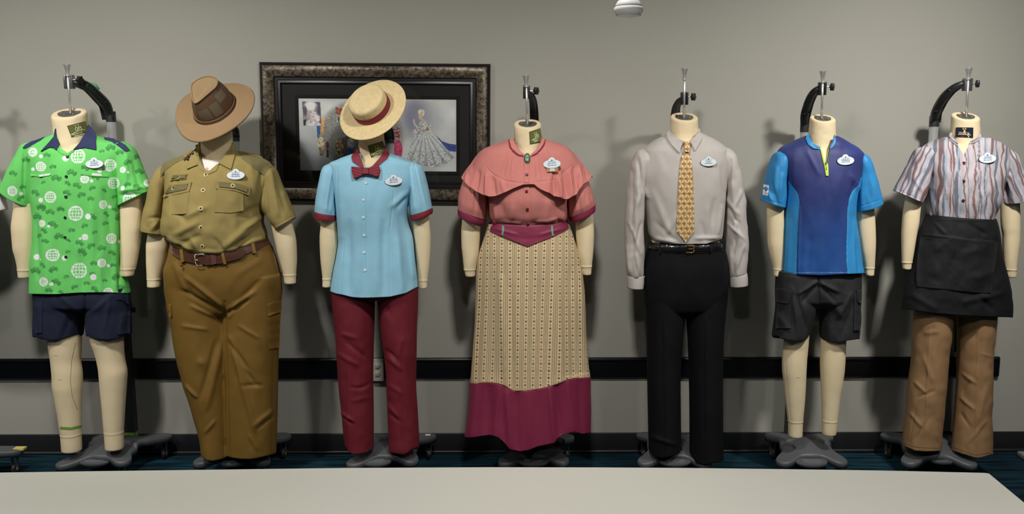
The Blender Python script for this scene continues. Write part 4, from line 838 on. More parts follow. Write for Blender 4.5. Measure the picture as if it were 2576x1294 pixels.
# ================================================================== 2 safari shirt, ochre trousers, tan hat
def look_emma():
    df = dress_form('tall full figured dress form under a tan hat, wearing olive shirt and ochre trousers', (333, 504, 583, 392, 503, 585),
        [(404, 488, 600, .09, .09), (420, 448, 645, .115, .11), (450, 428, 668, .14, .12), (520, 434, 650, .165, .13), (600, 448, 655, .16, .14), (680, 440, 680, .14, .14), (760, 450, 680, .1, .1)],
        [([(385, 500), (375, 582), (369, 613), (369, 660), (370, 696), (371, 722)], [(425, 500), (430, 560), (428, 610), (418, 650), (406, 696), (403, 722)], 480, 721, 702),
         ([(670, 480), (686, 579), (696, 628), (705, 660), (713, 693), (716, 713)], [(715, 480), (733, 556), (745, 603), (747, 650), (745, 687), (744, 712)], 480, 712, 692)])
    S = bvh(obj_of(df)); mb = MB(); drape(mb, S, [(500, 401), (530, 403), (556, 401), (548, 424), (526, 438), (512, 430)], .0012, 0, 5); strip(mb, S, [(517, 425), (521, 423), (525, 425), (522, 428), (517, 427)], 1.3, .0018, 1, 2)
    mb.build('chest_cover', [cloth('pale_jersey', (222, 212, 202)), mat('red_mark', (190, 70, 50))], df)['label'] = 'paler chest fabric with a small red mark'
    t = garment('trousers', 'wide ochre brown cargo trousers with belt loops', 'trousers', 570, 1155)
    om = cloth('ochre_twill', (112, 81, 6), rough=.62, spec=.45, noise=.03)
    hips = loft('h', [(604, 434, 672, .155, .15), (640, 428, 688, .165, .16), (680, 419, 700, .165, .17), (730, 420, 707, .15, .165), (775, 430, 703, .115, .14), (800, 450, 690, .06, .08)], None, None, raw=True, cap0=True, cap1=True, e=2.5, nv=50, nf=60)
    l = loft('h', [(690, 420, 566, .14, .14), (765, 425, 572, .135, .14), (829, 436, 576, .13, .13), (907, 451, 579, .125, .12), (970, 468, 579, .12, .12), (1044, 491, 580, .11, .11), (1102, 506, 580, .105, .10), (1152, 512, 580, .105, .10)], None, None, raw=True, cap0=True, cap1=True, e=2.2, nv=60, nf=60, hem=[(511, 1150), (522, 1159), (537, 1161), (555, 1157), (576, 1149)], hv=.15)
    r = loft('h', [(690, 554, 706, .14, .14), (765, 560, 705, .135, .14), (829, 564, 701, .13, .13), (919, 567, 698, .125, .125), (1044, 570, 696, .12, .12), (1145, 572, 693, .115, .11)], None, None, raw=True, cap0=True, cap1=True, e=2.3, nv=60, nf=60, hem=[(577, 1151), (600, 1156), (630, 1156), (665, 1150), (693, 1143)], hv=.15)
    D = folds([(560, 770, 470, 700, 6, 7), (555, 785, 455, 730, 6, -7), (545, 800, 480, 770, 5, 6), (570, 780, 640, 735, 6, 6), (575, 790, 625, 755, 5, -7), (575, 800, 600, 760, 5, 6), (600, 760, 660, 700, 7, -4), (440, 660, 470, 730, 9, 6), (455, 690, 480, 740, 6, -5), (565, 760, 574, 1150, 4, -9), (580, 850, 640, 1080, 7, 8), (575, 860, 625, 930, 5, -6), (560, 850, 520, 1030, 8, 7), (545, 860, 505, 1000, 7, -6), (470, 970, 495, 1000, 4, 7), (620, 935, 645, 970, 5, -5), (610, 970, 660, 970, 5, -4), (640, 1070, 690, 1030, 6, 5), (648, 1080, 690, 1050, 4, -5), (515, 1090, 540, 1060, 5, 5), (600, 690, 660, 650, 10, 3), (628, 1095, 645, 1130, 4, 5), (500, 905, 510, 920, 8, 4), (690, 880, 688, 1140, 4, -4), (525, 640, 528, 730, 1.6, -2.5), (460, 820, 520, 830, 5, 4), (600, 820, 650, 850, 5, 4)], (7, 34, 44), 12, .75)
    tr = fuse('trouser_body', [hips, l, r], om, t, .0048, D, smooth=6)
    S = bvh(tr)
    mb = MB(); drape(mb, S, [(671, 766), (690, 760), (706, 756), (706, 784), (690, 789), (674, 796)], .006, 0, 6); fl = mb.build('pocket_flap', om, t)
    button(S, fl, 681, 785, 3.6, mat('snap_brass', (96, 78, 44), rough=.35, metal=.6), name='snap')
    mb = MB(); drape(mb, S, [(674, 794), (704, 786), (702, 874), (676, 880)], .003, 0, 8); mb.build('cargo_pocket', om, t)
    mb = MB(); drape(mb, S, [(425, 765), (432, 766), (434, 796), (428, 797)], .006, 0, 6); mb.build('pocket_flap', om, t)
    mb = MB(); strip(mb, S, [(457, 660), (457, 668)], 7, .006); tube(mb, [hit(S, 461, 671)[0] + np.array([0, -.006, 0]), hit(S, 461, 677)[0] + np.array([0, -.006, 0])], .003, 8); mb.build('hook_tab', om, t)
    mb = MB(); strip(mb, S, [(683, 618), (694, 660), (703, 700), (704, 735)], 2.4, .003); mb.build('side_pocket_edge', om, t)
    # shirt
    t = garment('safari_shirt', 'olive khaki short sleeved safari shirt with flap pockets', 'shirt', 550, 635)
    km = cloth('khaki_cotton', (142, 124, 66)); dk = cloth('khaki_dark_panel', (112, 103, 62))
    cut = [[(500, 335), (500, 392), (507, 415), (518, 434), (527, 434), (545, 422), (553, 408), (585, 360), (585, 335)]]
    D = folds([(500, 560, 440, 590, 9, 6), (505, 590, 450, 620, 8, -5), (520, 520, 470, 545, 8, 5), (640, 560, 560, 625, 9, 6), (660, 570, 600, 618, 7, -6), (665, 540, 610, 575, 7, 6), (650, 520, 600, 545, 8, -5), (430, 520, 470, 560, 8, -5), (590, 500, 592, 600, 12, 3), (505, 440, 508, 630, 1.5, -2.5), (510, 440, 512, 630, 2, 2), (420, 600, 480, 628, 5, 6), (500, 632, 560, 634, 5, 5), (570, 632, 660, 600, 5, 6), (540, 600, 560, 630, 6, -5), (610, 600, 600, 630, 6, -5), (480, 600, 500, 630, 6, 5), (630, 400, 640, 500, 9, 3), (660, 420, 650, 500, 5, -6), (448, 430, 440, 500, 6, -3)], (8, 26, 30), 5)
    body = loft('front_and_back', [(380, 497, 592, .09, .09), (388, 470, 626, .105, .10), (396, 448, 652, .115, .11), (415, 420, 680, .14, .12), (450, 422, 682, .17, .13), (520, 420, 664, .195, .15), (560, 416, 660, .20, .16), (590, 418, 668, .195, .17), (612, 432, 670, .18, .165), (622, 438, 662, .165, .155)],
        km, t, nv=170, nf=170, nb=30, e=2.5, cut=cut, disp=D, hem=[(418, 608), (436, 622), (464, 634), (513, 641), (556, 639), (615, 624), (672, 600)], hv=.2, solid=.002, Yc=YM)
    sl1 = loft('sleeve', [(424, 405, 446, 430, .06, .06), (402, 420, 432, 470, .08, .08), (380, 472, 424, 515, .088, .085), (366, 530, 424, 555, .09, .088), (360, 577, 422, 588, .088, .088)], km, t, nv=80, nf=70, nb=18, e=2.2, solid=.002, disp=folds([(395, 560, 380, 578, 6, 5), (400, 440, 385, 560, 9, 3), (418, 470, 405, 570, 5, -5), (375, 550, 420, 545, 5, -4), (361, 570, 422, 581, 1.2, -2)], (7, 20, 26), 4))
    sl2 = loft('sleeve', [(655, 430, 678, 405, .06, .06), (655, 470, 692, 425, .08, .08), (655, 515, 708, 462, .088, .085), (675, 550, 728, 508, .09, .088), (693, 578, 744, 548, .088, .088)], km, t, nv=80, nf=70, nb=18, e=2.2, solid=.002, disp=folds([(680, 430, 700, 540, 6, 5), (690, 430, 720, 530, 6, -4), (664, 450, 672, 540, 6, -5), (690, 570, 742, 541, 1.2, -2)], (7, 20, 26), 9))
    S = bvh(body, obj_of(df)); SS = bvh(body, sl1, sl2)
    mb = MB(); drape(mb, S, [(504, 358), (494, 372), (482, 392), (470, 424), (472, 426), (497, 416), (503, 404), (506, 385)], .008, 0, 6); mb.build('collar', km, t)
    mb = MB(); drape(mb, S, [(585, 357), (594, 371), (590, 398), (583, 426), (580, 426), (551, 412), (562, 398), (578, 374)], .008, 0, 6); mb.build('collar', km, t)
    mb = MB(); drape(mb, S, [(503, 398), (497, 415), (505, 426), (518, 438), (528, 438), (545, 430), (552, 412), (547, 414), (528, 430), (518, 429), (508, 414)], .005, 0, 6); mb.build('lapel', km, t)
    for P_ in ([(410, 413), (430, 402), (468, 390), (478, 385), (480, 394), (440, 412), (416, 430), (404, 446), (404, 426)], [(600, 380), (636, 388), (660, 398), (684, 416), (672, 430), (665, 442), (640, 424), (608, 400)]):
        mb = MB(); drape(mb, SS, P_, .003, 0, 7); mb.build('shoulder_panel', dk, t)
    for P_ in ([(462, 390), (478, 378), (486, 380), (482, 388), (468, 398)], [(612, 380), (660, 396), (658, 402), (611, 387)]):
        mb = MB(); drape(mb, SS, P_, .009, 0, 7); mb.build('epaulette', km, t)
    bw = mat('button_bone', (196, 178, 124), rough=.4); bdk = mat('button_centre', (62, 44, 26))
    for fl, inn, bx, by, body_ in (([(428, 452), (434, 441), (472, 438), (469, 451), (430, 455)], [(433, 450), (438, 443), (470, 440.5), (467, 449)], 451, 445.5, None),
            ([(412, 496), (426, 467), (483, 459), (477, 482), (414, 497)], [(418, 488), (429, 470), (475, 463), (471, 477)], 438, 473, [(424, 490), (478, 481), (470, 538), (432, 540)]),
            ([(543, 458), (546, 456), (600, 460), (630, 470), (626, 491), (590, 480), (543, 475)], [(551, 458.5), (598, 462), (623, 471), (620, 483), (592, 474), (552, 471)], 587, 467, [(548, 475), (612, 484), (612, 530), (580, 536), (540, 534)])):
        if body_: mb = MB(); drape(mb, S, body_, .003, 0, 8); mb.build('pocket', km, t)
        mb = MB(); drape(mb, S, fl, .006, 0, 5); drape(mb, S, inn, .0098, 1, 5); f_ = mb.build('pocket_flap', [km, dk], t); button(S, f_, bx, by, 5.2, bw, bdk)
        for v in f_.children: v.location.y -= .008
    for x, y in ((518, 440), (511, 479), (505, 525), (505, 573), (509, 620)): button(S, t, x, y, 5.6, bw, bdk)
    badge(bvh(body), 594, 440, 'EMMA', .03, 'oval name badge reading EMMA on the olive safari shirt')
    # pendant cord beads on the left shoulder
    mb = MB(); pts = [hit(SS, x, y)[0] + np.array([0, -.008, 0]) for x, y in ((503, 366), (496, 378), (489, 388), (480, 394))]; tube(mb, pts, .003, 8); 
    for x, y, r in ((498, 368, .008), (486, 388, .009), (480, 393, .008), (474, 400, .006)): lathe(mb, [(r*.3, -r), (r*.9, -r*.5), (r, 0), (r*.9, r*.5), (r*.3, r)], hit(SS, x, y)[0] + np.array([0, -.01, 0]), (.5, -.5, .8), 12)
    strip(mb, SS, [(482, 390), (464, 405)], 2.5, .009); tag(mb.build('hat_cord', mat('brown_leather_cord', (62, 34, 22), rough=.6), smooth=True), 'dark brown chin cord lying on the shoulder of the olive safari shirt', 'cord')
    # belt
    S = bvh(tr, body); t = garment('leather_belt', 'wide brown leather belt with square silver buckle on ochre trousers', 'belt', 540, 650)
    bl = mat('brown_leather', (66, 33, 15), rough=.42, spec=.5, bump=.15, bscale=300, noise=.12, nscale=12)
    topl = [(432, 610), (440, 622), (464, 633), (490, 638), (519, 640), (540, 640), (562, 637), (600, 625), (615, 619), (645, 607), (673, 592)]; botl = [(676, 612), (650, 627), (615, 641), (600, 647), (562, 660), (540, 664), (519, 665), (490, 663), (463, 656), (444, 645), (432, 634)]
    SB = bvh(tr)
    mb = MB(); drape(mb, SB, topl + botl, .008, 0, 7); mb.build('strap', bl, t)
    mb = MB(); drape(mb, SB, [(513, 641), (562, 637), (606, 628), (616, 632), (618, 640), (606, 650), (562, 662), (519, 667)], .0105, 0, 7); mb.build('strap_end', bl, t)
    mb = MB(); drape(mb, SB, [(531, 640), (544, 638), (547, 662), (535, 666)], .013, 0, 6); mb.build('keeper', mat('keeper_leather', (88, 52, 44), rough=.35), t)
    f = Flat(SB, 506, 653, -.02, .016, lean=.05, mix=.3); mb = MB()
    tube(mb, [f.pt(u, v) for u, v in ((9, 10), (11, 11), (12, 13), (9, 14), (-9, 13), (-12, 11), (-12, 0), (-10, -11), (-7, -14), (6, -13))], .0018, 8); tube(mb, [f.pt(-12, 0, .001), f.pt(-4, -1, .001)], .0016, 8)
    mb.build('buckle', mat('buckle_silver', (222, 214, 204), rough=.25, metal=.9), t, smooth=True)['label'] = 'silver square buckle'
    mb = MB()
    for x, y in ((516, 654), (528, 655)): lathe(mb, [(.0014, 0), (.001, .0006)], hit(SB, x, y)[0] + np.array([0, -.0108, 0]), (0, -1, 0), 8)
    mb.build('punched_holes', mat('hole_dark', (30, 12, 8)), t)
    for q in ([(460, 628), (463, 659)], [(560, 633), (568, 664)], [(632, 609), (638, 638)]):
        mb = MB(); strip(mb, SB, q, 8.5, .014, 0, 5); mb.build('belt_loop', om, [o for o in bpy.data.objects if o.name == 'trousers'][0])
    # hat
    O = at(541, 273, YM-.06); Nn = np.array([-.13, -.69, .71]); Nn /= np.linalg.norm(Nn); f0 = np.array([-.30, -.56, -.76]); f0 -= Nn*np.dot(f0, Nn); f0 /= np.linalg.norm(f0); s0 = np.cross(Nn, f0)
    t = thing('fedora_hat', 'tan wide brimmed safari hat with brown mesh crown tilted on the neck', 'hat', O)
    hm = cloth('hat_tan', (140, 112, 76), bump=.25, bscale=260); hp = cloth('hat_crown_cap', (140, 115, 80)); hd = mat('hat_mesh', (92, 66, 42), rough=.55, bump=.3, bscale=500, spec=.4)
    def L(a, b, c): return O + f0*a + s0*b + Nn*c
    n = 120; V = []; Fc = []; radii = np.concatenate([np.linspace(.084, .175, 34), [.180, .184, .186, .184, .18]]); K = len(radii)
    for k_, r in enumerate(radii):
        for j in range(n):
            q = 2*math.pi*j/n; e_ = r; oval = 1 + .05*math.cos(2*q); u = (r-.084)/.11
            z = -.010*u**1.4*1.0 + .018*u*u*(-math.cos(2*q)) + .004*u*math.sin(3*q) + (.0016 if k_ % 2 == 0 and k_ < 33 else 0)
            if k_ >= 34: z += [.003, .0035, 0, -.0035, -.003][k_-34]
            V.append(L(r*oval*math.cos(q), r*math.sin(q), z))
    for k_, r in enumerate(radii[:34][::-1]): pass
    Fc = [(i*n+j, i*n+(j+1) % n, (i+1)*n+(j+1) % n, (i+1)*n+j) for i in range(K-1) for j in range(n)]
    mk('brim', np.array(V), Fc, hm, t, solid=.002)
    V = []; lv = np.linspace(0, 1, 22)
    def topo(q): # teardrop rim of the crown: pointed to the front
        a = math.cos(q); w = .062*abs(math.sin(q))**.9*(1 if a < 0 else (1-.55*a)); ff = .088*a if a > 0 else .068*a
        return ff, math.copysign(w, math.sin(q)), (.135 - .022*max(a, 0)**1.5 if a > 0 else .135 + .004*a)
    for v in lv:
        for j in range(n):
            q = 2*math.pi*j/n; b0 = (.100*math.cos(q), .086*math.sin(q), 0); t1 = topo(q); bulge = .010*math.sin(math.pi*v)
            V.append(L(b0[0]+(t1[0]-b0[0])*v + bulge*math.cos(q), b0[1]+(t1[1]-b0[1])*v + bulge*math.sin(q), t1[2]*v - .004))
    Fc = [(i*n+j, i*n+(j+1) % n, (i+1)*n+(j+1) % n, (i+1)*n+j) for i in range(len(lv)-1) for j in range(n)]
    mk('crown_side', np.array(V), Fc, hd, t, solid=.0015)
    V = []; 
    for f_ in np.linspace(1.0, 0.0, 12):
        for j in range(n):
            q = 2*math.pi*j/n; a, b, c = topo(q); V.append(L(a*f_ - .0*(1-f_), b*f_, c*f_ + .128*(1-f_) - .018*math.sin(math.pi*(1-f_)*.5)*1.0*(1 if f_ < 1 else 0)*(1-f_**2)))
    Fc = [(i*n+j, i*n+(j+1) % n, (i+1)*n+(j+1) % n, (i+1)*n+j) for i in range(11) for j in range(n)]
    mk('crown_top', np.array(V), Fc, hp, t, solid=.0015)
    mb = MB(); tube(mb, [L(*topo(2*math.pi*j/n)) + Nn*.001 for j in range(n+1)], .0032, 8); mb.build('piping', hm, t, smooth=True)
    mb = MB(); V = [L((.100+.006+.002*s)*math.cos(2*math.pi*j/n), (.086+.006+.002*s)*math.sin(2*math.pi*j/n), z) for z, s in ((.002, 0), (.016, 1), (.018, 0), (.012, -3)) for j in range(n)]
    mb.add(V, [(i*n+j, i*n+(j+1) % n, (i+1)*n+(j+1) % n, (i+1)*n+j) for i in range(3) for j in range(n)]); tube(mb, [L(.109*math.cos(2*math.pi*j/n), .095*math.sin(2*math.pi*j/n), .004) for j in range(n+1)], .0022, 8, 1)
    mb.build('hat_band', [mat('band_brown', (112, 78, 50), rough=.7), mat('cord_dark', (54, 34, 22), rough=.6)], t, smooth=True)
    mb = MB() # paler panels laid just over the crown side
    for q0, q1, z0, z1 in ((.02, .70, .028, .088), (.80, 1.22, .028, .088), (1.30, 1.85, .070, .108)):
        g = []
        for v in np.linspace(z0, z1, 4):
            for q in np.linspace(q0, q1, 7):
                vv = v/.125; b0 = (.100*math.cos(q), .086*math.sin(q)); t1 = topo(q); bl_ = .010*math.sin(math.pi*vv) + .0006
                g.append(L(b0[0]+(t1[0]-b0[0])*vv + bl_*math.cos(q), b0[1]+(t1[1]-b0[1])*vv + bl_*math.sin(q), t1[2]*vv - .004))
        mb.add(g, [(7*i+j, 7*i+j+1, 7*i+j+8, 7*i+j+7) for i in range(3) for j in range(6)])
    mb.build('mesh_panel', mat('mesh_light', (104, 90, 70), rough=.5, bump=.3, bscale=400), t, smooth=True)['label'] = 'paler panels in the brown mesh'
look_emma()

# ================================================================== 3 light blue blouse, burgundy trousers, boater
def look_jesse():
    df = dress_form('dress form under a straw boater, wearing light blue blouse and burgundy trousers', (333, 902, 966, 398, 903, 968),
        [(404, 890, 985, .08, .085), (414, 850, 1025, .09, .095), (440, 838, 1038, .10, .105), (500, 858, 1015, .115, .11), (600, 862, 1020, .10, .10), (690, 860, 1025, .085, .09), (722, 875, 1010, .07, .08)],
        [([(815, 470), (808, 553), (804, 600), (806, 650), (811, 697), (811, 723)], [(855, 470), (852, 553), (850, 620), (842, 660), (834, 700), (832, 723)], 470, 721, 702),
         ([(1030, 470), (1036, 553), (1042, 600), (1048, 660), (1052, 700), (1054, 725)], [(1072, 470), (1080, 551), (1084, 600), (1082, 650), (1076, 703), (1074, 725)], 470, 724, 705)])
    patch(df, [(925, 367), (963, 355), (969, 384), (934, 397)], 947, 379, -.2)
    t = garment('trousers', 'plain burgundy red trousers with pressed creases', 'trousers', 945, 1142)
    bm_ = satin('burgundy_twill', (106, 20, 35), rough=.62, spec=.35)
    hips = loft('h', [(722, 838, 1050, .10, .11), (742, 836, 1051, .105, .115), (752, 850, 1040, .06, .07)], None, None, raw=True, cap0=True, cap1=True, e=2.6, nv=20)
    l = loft('h', [(720, 838, 946, .10, .10), (742, 835, 944, .10, .105), (813, 841, 942, .10, .10), (887, 847, 940, .095, .095), (950, 850, 939, .09, .09), (1046, 860, 940, .085, .085), (1120, 867, 940, .082, .082), (1130, 868, 940, .082, .082)], None, None, raw=True, cap0=True, cap1=True, e=2.0, nv=60, nf=50, hem=[(868, 1126), (878, 1140), (886, 1145), (905, 1144), (925, 1140), (929, 1134), (940, 1128)], hv=.05)
    r = loft('h', [(720, 946, 1052, .10, .10), (750, 949, 1052, .10, .105), (831, 958, 1049, .10, .10), (900, 967, 1048, .095, .095), (972, 973, 1047, .09, .09), (1035, 975, 1051, .085, .085), (1124, 978, 1055, .085, .082), (1130, 978, 1055, .082, .082)], None, None, raw=True, cap0=True, cap1=True, e=2.0, nv=60, nf=50, hem=[(977, 1140), (1000, 1143), (1017, 1145), (1028, 1140), (1036, 1132), (1055, 1124)], hv=.05)
    tr = fuse('trouser_body', [hips, l, r], bm_, t, .004, folds([(872, 850, 878, 1140, 2.5, 5), (1004, 880, 1014, 1140, 2.5, 6), (860, 840, 895, 852, 6, 5), (870, 860, 920, 900, 6, -5), (850, 890, 900, 920, 6, 5), (885, 975, 930, 965, 5, -5, 6), (860, 1040, 890, 1060, 5, 6), (862, 1050, 888, 1068, 4, -5), (975, 900, 1010, 930, 6, 6), (970, 880, 1000, 905, 5, -5), (1000, 905, 1010, 855, 5, 4), (978, 1020, 1000, 1050, 5, 5), (980, 1040, 1004, 1062, 5, -5), (885, 1010, 930, 1000, 6, 3), (1030, 900, 1040, 1000, 7, -3), (980, 970, 1010, 990, 6, 4), (900, 760, 935, 790, 8, -3), (960, 760, 985, 800, 8, -3)], (5, 24, 30), 7, .6))
    # blouse
    t = garment('blouse', 'light blue short sleeved blouse with burgundy collar and cuffs', 'blouse', 940, 748)
    lb = cloth('light_blue_cotton', (132, 186, 210)); bu = satin('burgundy_trim', (122, 22, 42), rough=.6)
    cut = [[(900, 340), (904, 371), (907, 390), (914, 421), (934, 421), (957, 396), (968, 366), (968, 340)]]
    D = folds([(924, 440, 922, 632, 1.4, -3), (919, 440, 918, 745, 2.2, 2.2), (922, 632, 925, 748, 1.4, -3), (912, 500, 912, 745, 1.2, -2), (848, 418, 848, 500, 1.3, -2.5), (865, 600, 856, 742, 1.3, -3), (991, 480, 980, 590, 1.6, -3), (980, 600, 982, 745, 1.3, -3), (905, 520, 895, 740, 14, 4), (950, 520, 945, 740, 12, 4), (965, 560, 964, 740, 8, -4), (1010, 540, 1030, 710, 11, -5), (1030, 560, 1040, 700, 6, 5), (880, 560, 875, 730, 9, -4), (1025, 480, 985, 520, 7, 5), (1020, 500, 1000, 525, 5, -5), (860, 520, 858, 600, 7, 3), (1000, 600, 1010, 740, 9, 5)], (5, 26, 50), 11)
    body = loft('front_and_back', [(385, 893, 974, .08, .085), (392, 872, 1000, .09, .09), (400, 852, 1020, .095, .095), (415, 828, 1046, .105, .105), (450, 834, 1046, .125, .115), (500, 845, 1030, .14, .12), (540, 849, 1024, .135, .118), (600, 852, 1036, .125, .115), (660, 844, 1045, .13, .12), (724, 833, 1052, .135, .125)],
        lb, t, nv=230, nf=170, nb=24, e=2.4, cut=cut, disp=D, hem=[(832, 734), (845, 739), (861, 742), (885, 748), (910, 750), (945, 749), (981, 747), (1020, 738), (1052, 721)], hv=.12, solid=.002)
    g1 = [(838+i*4, 412, 818+i*7, 535, 2.0, 2.5*(-1)**i) for i in range(5)]; g2 = [(1030+i*4, 412, 1042+i*8, 525, 2.0, 2.5*(-1)**i) for i in range(5)]
    s1 = loft('sleeve', [(832, 402, 852, 424, .055, .055), (814, 420, 850, 460, .075, .07), (802, 465, 848, 500, .085, .08), (795, 505, 849, 528, .085, .08), (793, 531, 849, 541, .078, .075)], lb, t, nv=80, nf=80, nb=18, e=2.2, solid=.002, disp=folds(g1, (3, 18, 30), 3))
    s2 = loft('sleeve', [(1024, 424, 1044, 402, .055, .055), (1026, 460, 1060, 418, .075, .07), (1028, 500, 1074, 458, .085, .08), (1030, 528, 1082, 496, .085, .08), (1032, 541, 1087, 524, .078, .075)], lb, t, nv=80, nf=80, nb=18, e=2.2, solid=.002, disp=folds(g2, (3, 18, 30), 8))
    for rows in ([(792, 531, 850, 542, .081, .078), (792, 540, 850, 549, .081, .078), (793, 549, 849, 554, .079, .076)], [(1031, 542, 1088, 524, .081, .078), (1033, 550, 1089, 531, .081, .078), (1036, 556, 1088, 537, .079, .076)]):
        loft('cuff', rows, bu, t, nv=10, nf=50, nb=18, e=2.2, solid=.004)
    S = bvh(body, obj_of(df)); 
    mb = MB(); drape(mb, S, [(904, 370), (894, 380), (885, 396), (888, 408), (900, 416), (910, 424), (915, 421), (910, 404), (905, 388)], .007, 0, 5); mb.build('collar', bu, t)
    mb = MB(); drape(mb, S, [(968, 366), (974, 378), (980, 390), (974, 400), (960, 411), (949, 421), (934, 422), (944, 411), (957, 396), (965, 380)], .007, 0, 5); mb.build('collar', bu, t)
    for x, y in ((920, 461), (914, 504), (914, 548), (916, 593), (916, 636), (918, 681)): button(S, t, x, y, 3.3, mat('button_pearl', (226, 232, 236), rough=.25), mat('button_pearl_dark', (190, 200, 206)))
    badge(bvh(body), 990, 454, 'JESSE', .08, 'oval name badge reading JESSE on the light blue blouse')
    # bow tie
    t = garment('bow_tie', 'burgundy bow tie at the collar of the light blue blouse', 'bow tie', 921, 432); S = bvh(body, obj_of(df))
    w = lambda x0, s: (lambda x, y: .012*math.sin(math.pi*min(max((x-x0)*s/38, 0), 1))**.7 + .0015*math.sin(y*.9 + x*.25*s))
    mb = MB(); drape(mb, S, [(914, 425), (900, 422), (886, 420), (887, 434), (892, 450), (904, 446), (915, 440)], .010, 0, 3, hf=w(920, -1)); mb.build('bow_wing', bu, t, smooth=True)
    mb = MB(); drape(mb, S, [(928, 424), (940, 419), (952, 415), (958, 430), (954, 446), (942, 444), (929, 439)], .010, 0, 3, hf=w(922, 1)); mb.build('bow_wing', bu, t, smooth=True)
    mb = MB(); drape(mb, S, [(914, 424), (928, 424), (930, 439), (914, 440)], .022, 0, 3, hf=lambda x, y: .001*math.cos(x*1.2)); mb.build('knot', bu, t, smooth=True)
    # boater
    O = at(937, 275, YM-.05); Nn = np.array([-.31, -.74, .60]); Nn /= np.linalg.norm(Nn); f0 = np.array([-.2, -.5, -.8]); f0 -= Nn*np.dot(f0, Nn); f0 /= np.linalg.norm(f0); s0 = np.cross(Nn, f0)
    t = thing('boater_hat', 'straw boater hat with burgundy ribbon tilted on the neck', 'hat', O); n = 128
    def L(a, b, c): return O + f0*a + s0*b + Nn*c
    def rev(prof, ox=1.0): return np.array([L(r*ox*math.cos(2*math.pi*j/n), r*math.sin(2*math.pi*j/n), z) for r, z in prof for j in range(n)]), [(i*n+j, i*n+(j+1) % n, (i+1)*n+(j+1) % n, (i+1)*n+j) for i in range(len(prof)-1) for j in range(n)]
    straw = cloth('woven_straw', (214, 190, 136), bump=.9, bscale=120, rough=.6, spec=.35, noise=.08, nscale=60)
    prof = []
    for i, r in enumerate(np.linspace(.086, .162, 41)): prof.append((r, .0012*abs(math.sin(i*math.pi/4))))
    prof += [(.165, .0), (.1655, -.003), (.164, -.0055), (.155, -.0055), (.086, -.0055)]
    V, Fc = rev(prof, 1.05); mk('brim', V, Fc, straw, t)
    V, Fc = rev([(.088, -.004), (.088, .02), (.0885, .05), (.088, .066), (.086, .073), (.081, .0785), (.074, .081)] + [(r, .081 + .0012*abs(math.sin(i*math.pi/4))) for i, r in enumerate(np.linspace(.072, .001, 45))], 1.03); mk('crown', V, Fc, straw, t)
    V, Fc = rev([(.0885, 0), (.0905, .001), (.0912, .018), (.0908, .034), (.0885, .036)], 1.03); mk('ribbon', V, Fc, bu, t, solid=.001)
look_jesse()
